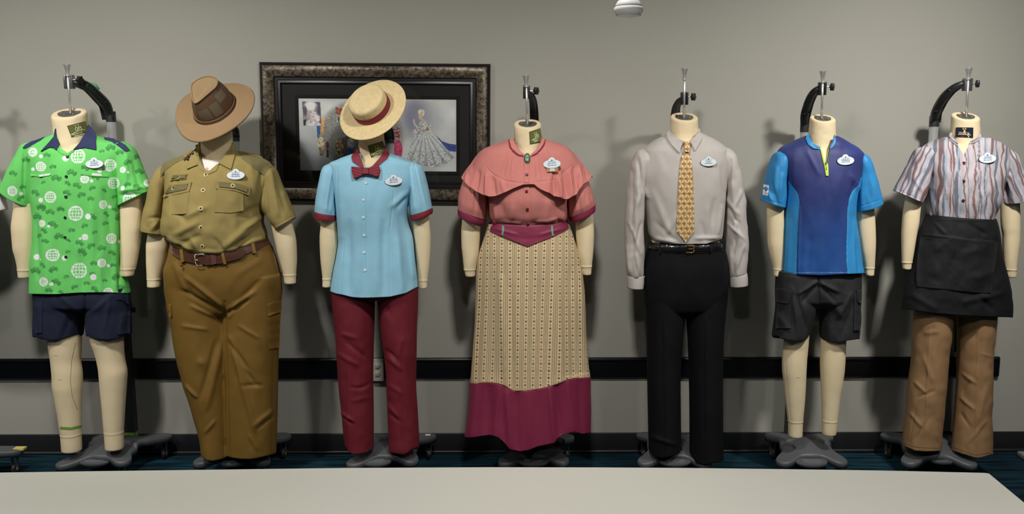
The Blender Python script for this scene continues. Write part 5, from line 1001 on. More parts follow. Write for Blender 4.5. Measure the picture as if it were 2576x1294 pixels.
# ================================================================== 4 pink blouse with cape, patterned skirt
def look_jacky():
    df = dress_form('dress form wearing a pink caped blouse and long patterned skirt', (310, 1293, 1362, 372, 1295, 1366),
        [(382, 1280, 1384, .09, .095), (395, 1240, 1420, .11, .105), (420, 1222, 1432, .13, .11), (480, 1228, 1424, .15, .12), (560, 1240, 1418, .12, .12), (640, 1225, 1440, .12, .12), (760, 1230, 1430, .1, .1)],
        [([(1180, 450), (1163, 548), (1160, 585), (1161, 620), (1167, 679), (1172, 696)], [(1215, 450), (1210, 555), (1208, 590), (1204, 646), (1197, 680), (1195, 696)], 470, 694, 678),
         ([(1440, 450), (1447, 560), (1449, 600), (1453, 640), (1461, 679), (1465, 690)], [(1480, 450), (1492, 540), (1495, 590), (1493, 630), (1489, 670), (1487, 690)], 470, 690, 670)])
    patch(df, [(1331, 332), (1359, 323), (1363, 350), (1360, 357), (1333, 364)], 1347, 344, -.2)
    # skirt
    t = garment('long_skirt', 'long cream skirt with brown floral stripes and wide burgundy border', 'skirt', 1326, 1130)
    def colf(x, y, V):
        k = (y-640)/320; a = x - (1326 - 5*k); s = np.abs(a); m = np.clip(s, 0, 56); u = np.sign(a)*(m*(1+.10*k) + (s-m)*(1 - .22*k)*(1+.004*(s-m))); p = 21.4
        d = np.abs((u/p + .5) % 1 - .5)*p; C = np.tile(np.array([200, 178, 140.]), (len(x), 1))
        def put(m, c): m = np.clip(m, 0, 1)[:, None]; C[:] = C*(1-m) + np.array(c, float)*m
        put((d-7.0)/1.2+.5, [192, 174, 134]); put((1.3-np.abs(d-6.3))/1.2+.5, [158, 128, 84]); put((d-10.0)/.9+.5, [96, 94, 66])
        dx = (u/p + .5) % 1*p - p/2; v = (y % 17.8) - 8.9; v2 = ((y+8.9) % 17.8) - 8.9
        put((.75-np.abs(dx-.9*np.sin(y*.7)))/.9*.4, [110, 70, 44])
        put((1.18 - ((np.abs(dx)/3.0)**.75 + (np.abs(v+.5)/3.3)**.75)/1.1)*2.6, [80, 44, 27]); put((1.1 - ((np.abs(dx+.3)/2.2)**.9 + (np.abs(v2)/2.4)**.9))*2.6, [92, 56, 34])
        return np.clip(dl(C)/E0, 0, .9)
    sm = mat('floral_stripe_print', rough=.8, attr=True, spec=.25, bump=.25, bscale=260)
    seam = [(1182, 965), (1205, 965.5), (1227, 964), (1250, 966), (1269, 971), (1280, 978), (1292, 985), (1325, 985), (1350, 981), (1376, 976), (1400, 968), (1427, 957), (1455, 952), (1485, 949)]
    rows = [(562, 1228, 1432, .125, .13), (600, 1217, 1444, .14, .14), (640, 1205, 1456, .15, .145), (700, 1199, 1466, .155, .15), (760, 1198, 1471, .16, .155), (822, 1196, 1471, .165, .16), (915, 1188, 1480, .17, .16), (957, 1183, 1485, .175, .165)]
    fl = [(1205, 640, 1190, 960, 8, 5), (1240, 650, 1232, 966, 9, -4), (1262, 700, 1272, 975, 8, 6), (1285, 720, 1290, 985, 7, -4), (1310, 700, 1308, 985, 12, 4), (1360, 720, 1372, 975, 14, -5), (1400, 700, 1412, 965, 10, 6), (1432, 680, 1446, 955, 8, -4), (1458, 680, 1474, 950, 7, 5)]
    top_ = loft('printed_panel', rows, sm, t, nv=340, nf=400, nb=30, e=2.1, hem=seam, hv=.10, colf=colf, disp=folds(fl, (4, 30, 120), 13), solid=.002)
    bu = satin('wine_satin', (122, 28, 62), rough=.5)
    hem = [(1169, 1100), (1181, 1102), (1205, 1098), (1230, 1094), (1244, 1096), (1255, 1101), (1270, 1116), (1283, 1131), (1306, 1137), (1330, 1133), (1352, 1124), (1380, 1118), (1394, 1115), (1400, 1104), (1420, 1092), (1445, 1085), (1465, 1091), (1486, 1088)]
    f2 = [(1200, 970, 1185, 1100, 8, 6), (1232, 970, 1226, 1095, 9, -5), (1256, 975, 1244, 1100, 7, 5), (1275, 985, 1285, 1130, 8, 7), (1300, 990, 1302, 1136, 7, -4), (1330, 988, 1332, 1130, 12, 4), (1382, 975, 1394, 1112, 7, 7), (1400, 970, 1412, 1095, 8, -8), (1428, 960, 1442, 1085, 8, 5), (1456, 955, 1464, 1090, 8, -5)]
    loft('border', [(956, 1182, 1486, .178, .167), (990, 1180, 1486, .18, .17), (1040, 1176, 1487, .185, .175), (1092, 1169, 1486, .19, .18)], bu, t, nv=90, nf=200, nb=40, e=2.1, top=seam, hem=hem, hv=.6, disp=folds(f2, (4, 26, 60), 14), solid=.002)
    S = bvh(top_); mb = MB(); strip(mb, S, [(x, y-1.5) for x, y in seam[1:-1]], 1.6, .003); mb.build('seam_piping', mat('rust_piping', (120, 52, 34)), t)
    # blouse
    t = garment('caped_blouse', 'dusty pink blouse with ruffled cape collar and puff sleeves', 'blouse', 1326, 567)
    pk = cloth('dusty_pink', (190, 112, 104)); wn = satin('wine_trim', (124, 30, 50), rough=.6)
    cut = [[(1291, 330), (1291, 348), (1296, 362), (1309, 381), (1319, 392), (1335, 392), (1345, 380), (1358, 362), (1366, 346), (1366, 330)]]
    D = folds([(1333, 400, 1333, 566, 1.3, -3), (1318, 465, 1318, 566, 1.3, -3), (1326, 465, 1326, 566, 6, 2.5), (1245, 520, 1250, 560, 5, 5), (1260, 510, 1270, 560, 9, -4), (1290, 520, 1285, 560, 8, 4), (1380, 505, 1375, 560, 9, 4), (1400, 510, 1405, 558, 6, -5), (1418, 520, 1415, 556, 6, 5), (1350, 560, 1400, 552, 4, 4), (1250, 556, 1310, 562, 4, 4)], (6, 26, 36), 15)
    body = loft('front_and_back', [(352, 1282, 1378, .088, .095), (362, 1248, 1408, .10, .10), (378, 1220, 1436, .12, .11), (400, 1212, 1442, .145, .115), (450, 1220, 1434, .175, .125), (495, 1226, 1428, .18, .13), (530, 1228, 1428, .165, .13), (556, 1234, 1427, .145, .135), (572, 1240, 1420, .13, .13)],
        pk, t, nv=130, nf=150, nb=24, e=2.3, cut=cut, disp=D, hem=[(1236, 560), (1326, 570), (1420, 560)], hv=.15, solid=.002)
    gath = [(1296+a*.55, 372+.0*a, 1296+a*1.7, 440, 1.7, 3.4*(-1)**(a//4)) for a in range(-22, 0, 4)] + [(1305+a*3.2, 390, 1300+a*4.0, 440, 1.6, 3.4*(-1)**a) for a in range(0, 4)] + [(1342+a*3.6, 396-a*3, 1346+a*7.5, 445, 1.6, 3.6*(-1)**a) for a in range(0, 9)]
    ruf = [(1225, 440, 1222, 492, 5, 9), (1205, 430, 1196, 480, 5, -7), (1180, 425, 1170, 462, 5, 7), (1240, 450, 1245, 490, 5, -7), (1405, 445, 1412, 496, 5, 10), (1393, 440, 1396, 492, 4, -8), (1418, 430, 1428, 498, 4, -7), (1430, 430, 1440, 494, 4, 9), (1380, 450, 1382, 486, 4, 5), (1262, 455, 1268, 484, 5, 4), (1444, 420, 1453, 484, 4, -6), (1455, 420, 1466, 465, 4, 6), (1470, 420, 1480, 455, 4, -5)]
    hem = [(1161, 448), (1168, 458), (1179, 468), (1196, 479), (1219, 491), (1233, 493), (1250, 490), (1268, 484), (1292, 473), (1316, 464), (1333, 463), (1345, 463), (1350, 468), (1362, 476), (1380, 484), (1400, 492), (1410, 496), (1420, 499), (1430, 498), (1442, 493), (1453, 486), (1458, 475), (1468, 464), (1480, 455), (1489, 443)]
    cape = loft('cape', [(350, 1282, 1374, .094, .098), (360, 1256, 1400, .108, .104), (368, 1232, 1416, .125, .11), (378, 1212, 1434, .14, .118), (392, 1198, 1450, .155, .122), (412, 1184, 1466, .172, .13), (430, 1170, 1480, .185, .135), (446, 1160, 1490, .195, .14)],
        pk, t, nv=150, nf=220, nb=30, e=2.25, cut=cut, disp=folds(gath + ruf + [(1222, 418, 1260, 448, 1.3, -3, 4), (1260, 450, 1318, 461, 1.3, -3, 2), (1340, 460, 1400, 450, 1.3, -3), (1400, 450, 1440, 415, 1.3, -3)], (4, 24, 30), 16), hem=hem, hv=.62, solid=.0025)
    g1 = [(1180+i*6, 470, 1165+i*9, 545, 2.2, 3*(-1)**i) for i in range(7)]; g2 = [(1436+i*7, 490, 1432+i*9, 540, 2.2, 3*(-1)**i) for i in range(8)]
    loft('sleeve', [(1200, 400, 1226, 440, .07, .07), (1178, 425, 1226, 480, .09, .09), (1160, 470, 1226, 510, .10, .095), (1152, 503, 1225, 532, .10, .095), (1152, 526, 1222, 552, .088, .085)], pk, t, nv=70, nf=90, nb=18, e=2.2, solid=.002, disp=folds(g1, (3, 14, 30), 3))
    loft('sleeve', [(1424, 440, 1450, 400, .07, .07), (1424, 480, 1468, 425, .09, .09), (1425, 515, 1484, 465, .10, .095), (1427, 533, 1494, 498, .10, .095), (1430, 546, 1497, 515, .088, .085)], pk, t, nv=70, nf=90, nb=18, e=2.2, solid=.002, disp=folds(g2, (3, 14, 30), 4))
    for rows in ([(1151, 525, 1223, 554, .090, .087), (1151, 533, 1220, 562, .090, .087), (1152, 540, 1209, 569, .086, .084)], [(1430, 547, 1498, 513, .090, .087), (1434, 556, 1498, 522, .090, .087), (1440, 561, 1497, 530, .086, .084)]):
        loft('cuff', rows, satin('wine_satin', (0, 0, 0)), t, nv=12, nf=50, nb=18, e=2.2, solid=.004)
    S = bvh(body, cape, obj_of(df))
    mb = MB(); drape(mb, S, [(1291, 346), (1282, 356), (1287, 373), (1302, 389), (1319, 394), (1320, 390), (1309, 380), (1296, 361)], .005, 0, 5); mb.build('stand_collar', pk, t)
    mb = MB(); drape(mb, S, [(1364, 346), (1370, 356), (1363, 373), (1350, 387), (1335, 394), (1334, 390), (1346, 379), (1358, 361)], .005, 0, 5); mb.build('stand_collar', pk, t)
    mb = MB(); strip(mb, S, [(1281, 354), (1284, 370), (1292, 382), (1304, 390.5), (1317, 393.5)], 3.6, .007, 0, 4); strip(mb, S, [(1370, 355), (1368, 366), (1360, 377), (1348, 388), (1335, 393)], 3.6, .007, 0, 4); mb.build('piping', wn, t)
    mb = MB(); strip(mb, S, [(1325, 406), (1325, 568)], 14, .003, 0, 6); mb.build('placket', pk, t)
    for x, y in ((1325, 440.5), (1325, 481), (1326.5, 526), (1328, 564)):
        p, n_ = hit(S, x, y); mb = MB(); lathe(mb, [(.0068, .0), (.0068, .005), (.0045, .0065), (.002, .0068)], p, n_, 18); mb.build('button', mat('button_maroon', (104, 22, 34), rough=.4), t)
    badge(bvh(cape), 1389, 411, 'JACKY', .06, 'oval name badge reading JACKY with a gold tab on the pink blouse', ribbon=True)
    f = Flat(S, 1326, 399.5, 0, .004, lean=.15, mix=.2); tb = thing('cameo_brooch', 'green oval cameo brooch at the collar of the pink blouse', 'brooch', f.O)
    mb = MB(); X_, Y_ = f.X, f.Y; lathe(mb, [(.0205, -.004), (.0205, .002), (.018, .0035), (.016, .002)], f.O, f.N, 36, 0, .72*1.0, 1.22); mb.build('bezel', mat('bezel_bronze', (108, 104, 74), rough=.4, metal=.5), tb)
    mb = MB(); lathe(mb, [(.0165, .0), (.0155, .004), (.011, .0065), (.004, .0078)], f.O, f.N, 36, 0, .72, 1.22)
    for u, v, a, b in ((0, 4, 3.2, 3.8), (-.5, -4, 5, 4), (2.5, 5, 1.6, 2.4), (-3, -1, 1.5, 2)): lathe(mb, [(1, .004), (.8, .0085), (.4, .0095)], f.pt(u, v, 0), f.N, 14, 1, a*MPP, b*MPP)
    mb.build('cameo', [mat('jade', (88, 124, 98), rough=.35, spec=.6), mat('jade_relief', (124, 158, 130), rough=.45)], tb, smooth=True)
    # waist sash
    t = garment('sash', 'pointed wine red waistband with two green loops between pink blouse and skirt', 'sash', 1326, 619)
    sash = loft('band', [(558, 1235, 1426, .137, .14), (566, 1230, 1430, .142, .142), (577, 1226, 1433, .148, .145)], satin('wine_satin', (0, 0, 0)), t, nv=50, nf=120, nb=24, e=2.2, hem=[(1227, 581), (1250, 590), (1275, 599), (1300, 609), (1328, 620), (1355, 609), (1384, 598), (1410, 586), (1433, 575)], top=[(1235, 558), (1265, 564), (1326, 568), (1390, 564), (1427, 555)], hv=.9, solid=.003, disp=folds([(1240, 575, 1300, 590, 4, 2), (1360, 590, 1420, 575, 4, 2)], (3, 30, 14), 3))
    S = bvh(sash)
    for q in ([(1265.5, 564), (1266, 580), (1263, 595)], [(1388, 564), (1388.5, 580), (1391, 594)]):
        mb = MB(); strip(mb, S, q, 5, .003, 0, 4); mb.build('green_loop', mat('sea_green', (94, 148, 128)), t)
look_jacky()

# ================================================================== 5 grey dress shirt with tie, black trousers
def look_luc():
    df = dress_form('dress form wearing pale grey dress shirt, patterned gold tie and black trousers', (293, 1687, 1755, 340, 1686, 1757),
        [(352, 1672, 1776, .085, .09), (362, 1640, 1810, .10, .10), (380, 1628, 1814, .10, .105), (430, 1628, 1815, .12, .115), (560, 1640, 1805, .105, .105), (640, 1638, 1810, .10, .10), (700, 1650, 1798, .08, .08)],
        [([(1590, 420), (1582, 560), (1584, 640), (1586, 715)], [(1614, 420), (1614, 560), (1614, 640), (1612, 715)], 430, 712), ([(1832, 420), (1834, 560), (1838, 640), (1840, 712)], [(1862, 420), (1868, 560), (1872, 640), (1872, 712)], 430, 708)])
    t = garment('dress_trousers', 'long straight black dress trousers below the grey shirt', 'trousers', 1725, 1162)
    bk = cloth('black_wool', (12, 12, 16), rough=.75, spec=.2, noise=.03)
    hips = loft('h', [(612, 1634, 1817, .115, .12), (640, 1625, 1826, .12, .125), (680, 1619, 1832, .125, .13), (730, 1620, 1830, .12, .13), (775, 1623, 1827, .10, .11), (795, 1640, 1810, .05, .06)], None, None, raw=True, cap0=True, cap1=True, e=2.4, nv=40, nf=50)
    l = loft('h', [(700, 1620, 1726, .10, .10), (783, 1625, 1723, .10, .10), (850, 1627, 1717, .10, .10), (924, 1628, 1712, .095, .095), (1040, 1630, 1712, .095, .09), (1133, 1632, 1714, .095, .09)], None, None, raw=True, cap0=True, cap1=True, e=2.0, nv=50, nf=50, hem=[(1632, 1136), (1643, 1151), (1655, 1154), (1672, 1154), (1690, 1149), (1705, 1143), (1714, 1134)], hv=.08)
    r = loft('h', [(700, 1724, 1831, .10, .10), (783, 1726, 1826, .10, .10), (850, 1730, 1820, .10, .10), (924, 1733, 1818, .095, .095), (1040, 1735, 1817, .095, .09), (1158, 1735, 1819, .095, .09)], None, None, raw=True, cap0=True, cap1=True, e=2.0, nv=50, nf=50, hem=[(1735, 1161), (1745, 1168), (1775, 1171), (1800, 1165), (1819, 1160)], hv=.08)
    tr = fuse('trouser_body', [hips, l, r], bk, t, .004, folds([(1672, 800, 1675, 1150, 2.5, 5), (1776, 800, 1778, 1160, 2.5, 5), (1724, 630, 1726, 760, 1.5, -3), (1640, 1100, 1700, 1120, 6, 4), (1828, 660, 1822, 740, 3, 4)], (4, 24, 50), 17))
    S = bvh(tr); mb = MB(); drape(mb, S, [(1634, 607), (1680, 617), (1726, 619), (1780, 618), (1817, 610), (1817, 630), (1780, 636), (1726, 638), (1680, 636), (1633, 626)], .004, 0, 6); mb.build('waistband', bk, t)
    for q in ([(1662, 612), (1662, 638)], [(1787, 614), (1787, 636)]): mb = MB(); strip(mb, S, q, 5, .012, 0, 5); mb.build('belt_loop', bk, t)
    # belt
    t = garment('dress_belt', 'narrow shiny black belt with gold buckle under the grey shirt', 'belt', 1726, 630); SB = bvh(tr)
    gl = mat('black_leather', (14, 14, 15), rough=.25, spec=.6)
    mb = MB(); drape(mb, SB, [(1635, 612), (1660, 616), (1690, 619), (1726, 620), (1787, 619), (1815, 614), (1815, 626), (1787, 631), (1726, 634), (1690, 633), (1660, 630), (1635, 625)], .0075, 0, 6); mb.build('strap', gl, t)
    mb = MB(); drape(mb, SB, [(1678, 617), (1726, 619), (1726, 632), (1678, 631), (1675, 624)], .010, 0, 6); mb.build('strap_end', gl, t); mb = MB(); strip(mb, SB, [(1709, 617), (1709, 634)], 5, .0125, 0, 5); mb.build('keeper', gl, t)
    f = Flat(SB, 1733, 626, 0, .014, lean=.05, mix=.3); mb = MB(); tube(mb, [f.pt(u, v) for u, v in ((-9, 8), (8, 9), (11, 7), (11, -7), (8, -9.5), (-9, -9))], .0016, 8); tube(mb, [f.pt(10, 0), f.pt(-3, 0, .001)], .0014, 8); mb.build('buckle', mat('gold_metal', (210, 160, 72), rough=.25, metal=.9), t, smooth=True)['label'] = 'gold buckle'
    # shirt
    t = garment('dress_shirt', 'pale grey long sleeved dress shirt tucked into black trousers', 'shirt', 1726, 612); gy = satin('pale_grey_shirt', (176, 169, 163), rough=.6, bump=.12)
    cut = [[(1684, 310), (1686, 330), (1700, 345), (1720, 356), (1733, 356), (1748, 343), (1757, 326), (1757, 310)]]
    D = folds([(1640, 480, 1690, 600, 9, 4), (1650, 560, 1700, 608, 7, -4), (1705, 540, 1670, 600, 8, 5), (1700, 440, 1660, 570, 12, 3), (1780, 520, 1795, 600, 10, 4), (1765, 560, 1775, 608, 7, -4), (1800, 500, 1780, 600, 8, -4), (1815, 520, 1805, 590, 5, 5), (1624, 470, 1634, 500, 5, 5), (1630, 400, 1625, 490, 9, 4), (1815, 420, 1822, 490, 6, -4), (1750, 600, 1810, 598, 5, 4), (1650, 600, 1700, 610, 5, 5), (1718, 400, 1716, 610, 1.5, -1.5), (1735, 400, 1735, 610, 1.5, 1.5)], (6, 30, 46), 18)
    body = loft('front_and_back', [(335, 1683, 1763, .08, .088), (342, 1672, 1778, .09, .095), (350, 1652, 1795, .10, .10), (362, 1634, 1815, .105, .105), (382, 1616, 1830, .118, .115), (430, 1612, 1830, .135, .125), (490, 1620, 1823, .14, .125), (548, 1628, 1818, .135, .125), (590, 1633, 1815, .13, .125), (601, 1640, 1812, .127, .122)],
        gy, t, nv=160, nf=150, nb=24, e=2.45, cut=cut, disp=D, hem=[(1640, 603), (1660, 610), (1690, 614), (1726, 615), (1777, 614), (1812, 602)], hv=.12, solid=.002)
    fL = [(1606, 460, 1600, 600, 6, 5), (1590, 430, 1592, 620, 5, -4), (1612, 480, 1590, 560, 5, 5), (1584, 560, 1612, 640, 5, 5), (1614, 560, 1590, 640, 5, -4), (1578, 620, 1586, 690, 4, 4), (1605, 400, 1615, 480, 5, -5), (1600, 640, 1610, 690, 4, 4)]
    fR = [(1842, 460, 1856, 600, 6, 5), (1830, 500, 1858, 540, 5, 5), (1828, 520, 1856, 560, 4, -5), (1830, 560, 1870, 600, 5, 5), (1860, 560, 1845, 640, 5, -4), (1870, 620, 1850, 680, 5, 5), (1840, 400, 1828, 490, 5, -5), (1836, 620, 1842, 690, 5, 4), (1866, 480, 1850, 520, 4, 4)]
    s1 = loft('sleeve', [(1630, 362, 1650, 392, .06, .06), (1602, 382, 1634, 430, .08, .078), (1586, 420, 1626, 470, .085, .082), (1576, 490, 1622, 510, .08, .08), (1572, 566, 1620, 570, .078, .075), (1573, 640, 1620, 640, .072, .07), (1577, 690, 1621, 688, .062, .06), (1579, 696, 1620, 694, .056, .055)], gy, t, nv=150, nf=70, nb=20, e=2.15, disp=folds(fL, (7, 16, 26), 19), solid=.002)
    s2 = loft('sleeve', [(1796, 392, 1818, 362, .06, .06), (1812, 430, 1843, 378, .08, .078), (1818, 470, 1862, 430, .085, .082), (1823, 510, 1873, 500, .08, .08), (1824, 570, 1879, 580, .078, .075), (1826, 640, 1881, 640, .072, .07), (1830, 690, 1877, 684, .062, .06), (1832, 697, 1877, 688, .056, .055)], gy, t, nv=150, nf=70, nb=20, e=2.15, disp=folds(fR, (7, 16, 26), 20), solid=.002)
    loft('cuff', [(1578, 694, 1622, 692, .058, .056), (1578, 710, 1621, 710, .059, .057), (1578, 723, 1619, 725, .058, .056)], gy, t, nv=14, nf=50, nb=18, e=2.2, solid=.003)
    loft('cuff', [(1831, 695, 1878, 686, .058, .056), (1832, 708, 1880, 702, .059, .057), (1834, 721, 1880, 716, .058, .056)], gy, t, nv=14, nf=50, nb=18, e=2.2, solid=.003)
    S = bvh(body, obj_of(df))
    mb = MB(); drape(mb, S, [(1684, 322), (1679, 338), (1679, 350), (1692, 369), (1708, 386), (1713, 370), (1720, 357), (1704, 348), (1690, 336)], .009, 0, 5); mb.build('collar', gy, t)
    mb = MB(); drape(mb, S, [(1757, 322), (1762, 334), (1765, 347), (1757, 364), (1747, 381), (1741, 368), (1734, 356), (1747, 346), (1755, 334)], .009, 0, 5); mb.build('collar', gy, t)
    badge(bvh(body), 1781, 407, 'LUC', .03, 'oval name badge reading LUC on the pale grey dress shirt', s=.92)
    # tie
    t = garment('necktie', 'long gold and cream necktie printed with faceted triangles', 'necktie', 1725, 608); S = bvh(body)
    s3 = math.sqrt(3)/2
    def tri(x, y):
        p = 13.6; u = x/p; v = y/(p*s3*1.06); i = np.floor(v).astype(int); fv = v - i; uu = u - .5*fv - .5*(i % 2); fu = uu - np.floor(uu); up = fu + fv < 1
        # barycentric weights of the triangle each point lies in
        a = np.where(up, fu, 1-fv); b = np.where(up, fv, 1-fu); c = 1-a-b; k = np.argmin(np.stack([a, b, c], -1), -1)
        pal = np.array([[236, 208, 158], [150, 104, 52], [186, 138, 64.]]); pal2 = np.array([[224, 192, 138], [136, 100, 62], [196, 148, 70.]])
        C = np.where(up[..., None], pal[k], pal2[(k+1) % 3]); m = np.min(np.stack([a, b, c], -1), -1) < .03; C[m] = [176, 140, 92]; return C
    def tie_part(name, Lp, Rp, tip, h, ny, nx=64, bulge=.004):
        Lp = np.array(Lp, float); Rp = np.array(Rp, float); ys = np.linspace(0, 1, ny); f = np.linspace(0, 1, len(Lp)); V = []; cc = []
        for v in ys:
            l = np.array([np.interp(v, f, Lp[:, 0]), np.interp(v, f, Lp[:, 1])]); r = np.array([np.interp(v, f, Rp[:, 0]), np.interp(v, f, Rp[:, 1])])
            for j in range(nx):
                s = j/(nx-1); q = l + (r-l)*s; yy = q[1] + (tip*(1-abs(2*s-1)) if v > .93 and tip else 0)*(v-.93)/.07; p_, n_ = hit(S, q[0], min(yy, 612)); 
                edge_ = min(s, 1-s)*2; V.append(p_ + np.array([0, -1, 0])*((h if 0 < j < nx-1 else .001) + bulge*math.sin(math.pi*s))); cc.append((q[0], yy))
        cc = np.array(cc); idx = np.arange(ny*nx).reshape(ny, nx); Q = np.stack([idx[:-1, :-1], idx[1:, :-1], idx[1:, 1:], idx[:-1, 1:]], -1).reshape(-1, 4)
        o = mk(name, np.array(V), Q, mat('tie_silk', rough=.5, attr=True, spec=.4), t, col=np.clip(dl(tri(cc[:, 0]-1718.5, cc[:, 1]-400))/E0, 0, .9)); return o
    tie_part('blade', [(1721, 379), (1717, 388), (1713, 396), (1709, 425), (1707, 453), (1704, 520), (1701.5, 583)], [(1734, 379), (1736.5, 388), (1739, 400), (1742, 430), (1743.5, 455), (1745.5, 520), (1746, 582)], 27, .006, 300)
    tie_part('knot', [(1718, 355), (1719, 366), (1721, 382)], [(1736, 355), (1735.5, 366), (1732.5, 382)], 0, .017, 40, 40, .004)
look_luc()

# ================================================================== 6 blue zip polo, black cargo shorts
def look_mikkl():
    df = dress_form('dress form with bare legs, wearing a blue zip polo and black cargo shorts', (296, 2038.5, 2100, 368, 2033, 2102),
        [(378, 2022, 2112, .085, .09), (392, 1986, 2145, .10, .10), (410, 1970, 2158, .11, .105), (450, 1985, 2145, .12, .115), (560, 1985, 2145, .105, .105), (680, 1982, 2150, .10, .10), (740, 1995, 2135, .08, .08)],
        [([(1945, 440), (1929, 518), (1930, 570), (1932, 620), (1945, 674), (1947, 696)], [(1975, 440), (1972, 518), (1973, 570), (1972, 640), (1969, 680), (1968, 696)], 450, 694, 677),
         ([(2150, 440), (2153, 535), (2158, 588), (2164, 630), (2174, 670), (2177, 692)], [(2188, 440), (2198, 528), (2201, 570), (2202, 610), (2200, 670), (2198, 693)], 450, 692, 674)],
        [([(1972, 810), (1973, 860), (1969, 900), (1968, 925), (1975, 994), (1983, 1064), (1984, 1094)], [(2036, 810), (2033, 860), (2029, 900), (2027, 940), (2025, 994), (2019, 1064), (2018, 1097)], 815, 1097, 1059),
         ([(2066, 810), (2066, 857), (2064, 915), (2066, 970), (2068, 1017), (2068, 1060), (2069, 1088)], [(2127, 810), (2127, 860), (2124, 925), (2119, 965), (2114, 994), (2106, 1064), (2102, 1094)], 815, 1092, 1058)])
    L_ = [o for o in df.children if o.name.startswith('leg')]; S = bvh(*L_); mb = MB()
    for a, b in ((2011, 869), (2004, 951)): strip(mb, S, [(a, b), (a+7, b)], 1, .0006, 0, 3)
    mb.build('seam_mark', mat('brown_mark', (0, 0, 0)), df); mb = MB(); strip(mb, S, [(1976, 862), (1974, 900), (1974, 930), (1980, 1000), (1987, 1060)], 1.8, .0012, 0, 4); mb.build('side_seam', muslin, df)
    c = at(2054, 795, YM+.09); mb = MB(); lathe(mb, [(.004, -.05), (.012, -.044), (.016, -.02), (.016, .05)], c, (0, 0, 1), 20); mb.build('crotch_stub', muslin, df, smooth=True)
    t = garment('cargo_shorts', 'black knee length cargo shorts below the blue polo', 'shorts', 2055, 860)
    bk = cloth('black_ripstop', (36, 36, 38), rough=.7, spec=.35)
    hips = loft('h', [(680, 1956, 2163, .11, .12), (720, 1953, 2164, .115, .125), (750, 1953, 2164, .11, .12), (772, 1970, 2150, .06, .07)], None, None, raw=True, cap0=True, cap1=True, e=2.5, nv=30)
    l = loft('h', [(690, 1954, 2062, .10, .11), (740, 1953, 2058, .105, .115), (776, 1953, 2051, .105, .11), (809, 1949, 2043, .10, .105), (838, 1945, 2036, .10, .10), (850, 1944, 2031, .10, .10)], None, None, raw=True, cap0=True, cap1=True, e=2.1, nv=40, hem=[(1943, 841), (1965, 851), (1996, 860), (2028, 857), (2034, 850)], hv=.4)
    r = loft('h', [(690, 2052, 2163, .10, .11), (740, 2058, 2164, .105, .115), (786, 2064, 2162, .10, .11), (830, 2065, 2160, .10, .105), (852, 2065, 2158, .098, .10)], None, None, raw=True, cap0=True, cap1=True, e=2.1, nv=40, hem=[(2064, 853), (2085, 862), (2115, 862), (2158, 854)], hv=.4)
    sh = fuse('shorts', [hips, l, r], bk, t, .004, folds([(2060, 705, 2010, 740, 5, 6), (2062, 712, 2110, 735, 5, 6), (2065, 720, 2100, 760, 5, -5), (2055, 720, 2020, 760, 5, -5), (2060, 690, 2060, 765, 3, -7), (1995, 730, 2010, 850, 6, 4), (2000, 740, 2030, 830, 6, -4), (2080, 740, 2120, 800, 8, 4), (2140, 740, 2110, 800, 6, 5), (2148, 760, 2120, 840, 6, -4), (1960, 790, 1985, 830, 5, 5), (2090, 800, 2085, 858, 8, 3), (1990, 860, 1944, 845, 3, 3)], (6, 20, 26), 21))
    S = bvh(sh)
    mb = MB(); drape(mb, S, [(1957, 756), (1991, 752), (1990, 826), (1953, 826)], .006, 0, 7); mb.build('cargo_pocket', bk, t)
    mb = MB(); drape(mb, S, [(1954, 724), (1975, 728), (1994, 732), (1991, 748), (1982, 763), (1970, 762), (1955, 759)], .010, 0, 6); fl = mb.build('pocket_flap', bk, t); button(S, fl, 1978, 754, 3.6, mat('snap_black', (24, 24, 26), rough=.3), name='snap')
    for c in fl.children: c.location.y -= .009
    mb = MB(); drape(mb, S, [(2148, 740), (2163, 738), (2162, 830), (2146, 832)], .006, 0, 7); mb.build('cargo_pocket', bk, t)
    mb = MB(); drape(mb, S, [(2152, 730), (2164, 728), (2163, 760), (2157, 762), (2152, 752)], .011, 0, 6); mb.build('pocket_flap', bk, t)
    # polo
    t = garment('zip_polo', 'two tone blue sports polo with lime green half zip', 'polo', 2068, 690)
    Lb = [(1953, 380), (1960, 405), (1972, 440), (1986, 458), (1997, 473), (2006, 488), (2009, 505), (2009.5, 525), (2006, 585), (2005, 605), (2001.5, 695)]
    Rb = [(2176, 386), (2170, 420), (2163, 455), (2152, 473), (2143, 490), (2137, 505), (2133, 530), (2131, 620), (2131, 660), (2133.5, 695)]
    def colf(x, y, V):
        yb_ = np.clip((y-350)/340, 0, 1)[:, None]; C = np.array([42, 50, 108.])*(1-sstep(.25, 1, yb_)) + np.array([20, 74, 144.])*sstep(.25, 1, yb_)
        w = sstep(60, 115, np.abs(x-2064)) * (1-sstep(350, 420, y)); C = C*(1-.55*w[:, None]) + np.array([22, 74, 158.])*.55*w[:, None]; C = C*(1 + .12*fbm(x/30, y/30, 4)[:, None])
        l = np.interp(y, [p[1] for p in Lb], [p[0] for p in Lb]); r = np.interp(y, [p[1] for p in Rb], [p[0] for p in Rb]); side = ((x < l) | (x > r)) & (y > 446)
        ed = ((np.abs(x-l) < 1) | (np.abs(x-r) < 1)) & (y > 446); C[side] = [14, 132, 196]; C[ed] = [40, 150, 205]; st = (np.abs(y-686) < .8) & (np.abs(x-2067) < 66); C[st] = [96, 130, 180]
        return np.clip(dl(np.clip(C, 0, 255))/E0, 0, .9)
    pm = mat('polo_knit', rough=.55, attr=True, spec=.4, bump=.15, bscale=400)
    cut = [[(2034, 330), (2036, 345), (2044, 362), (2063, 375), (2070, 400), (2076, 424), (2081, 402), (2086, 375), (2096, 355), (2100, 330)]]
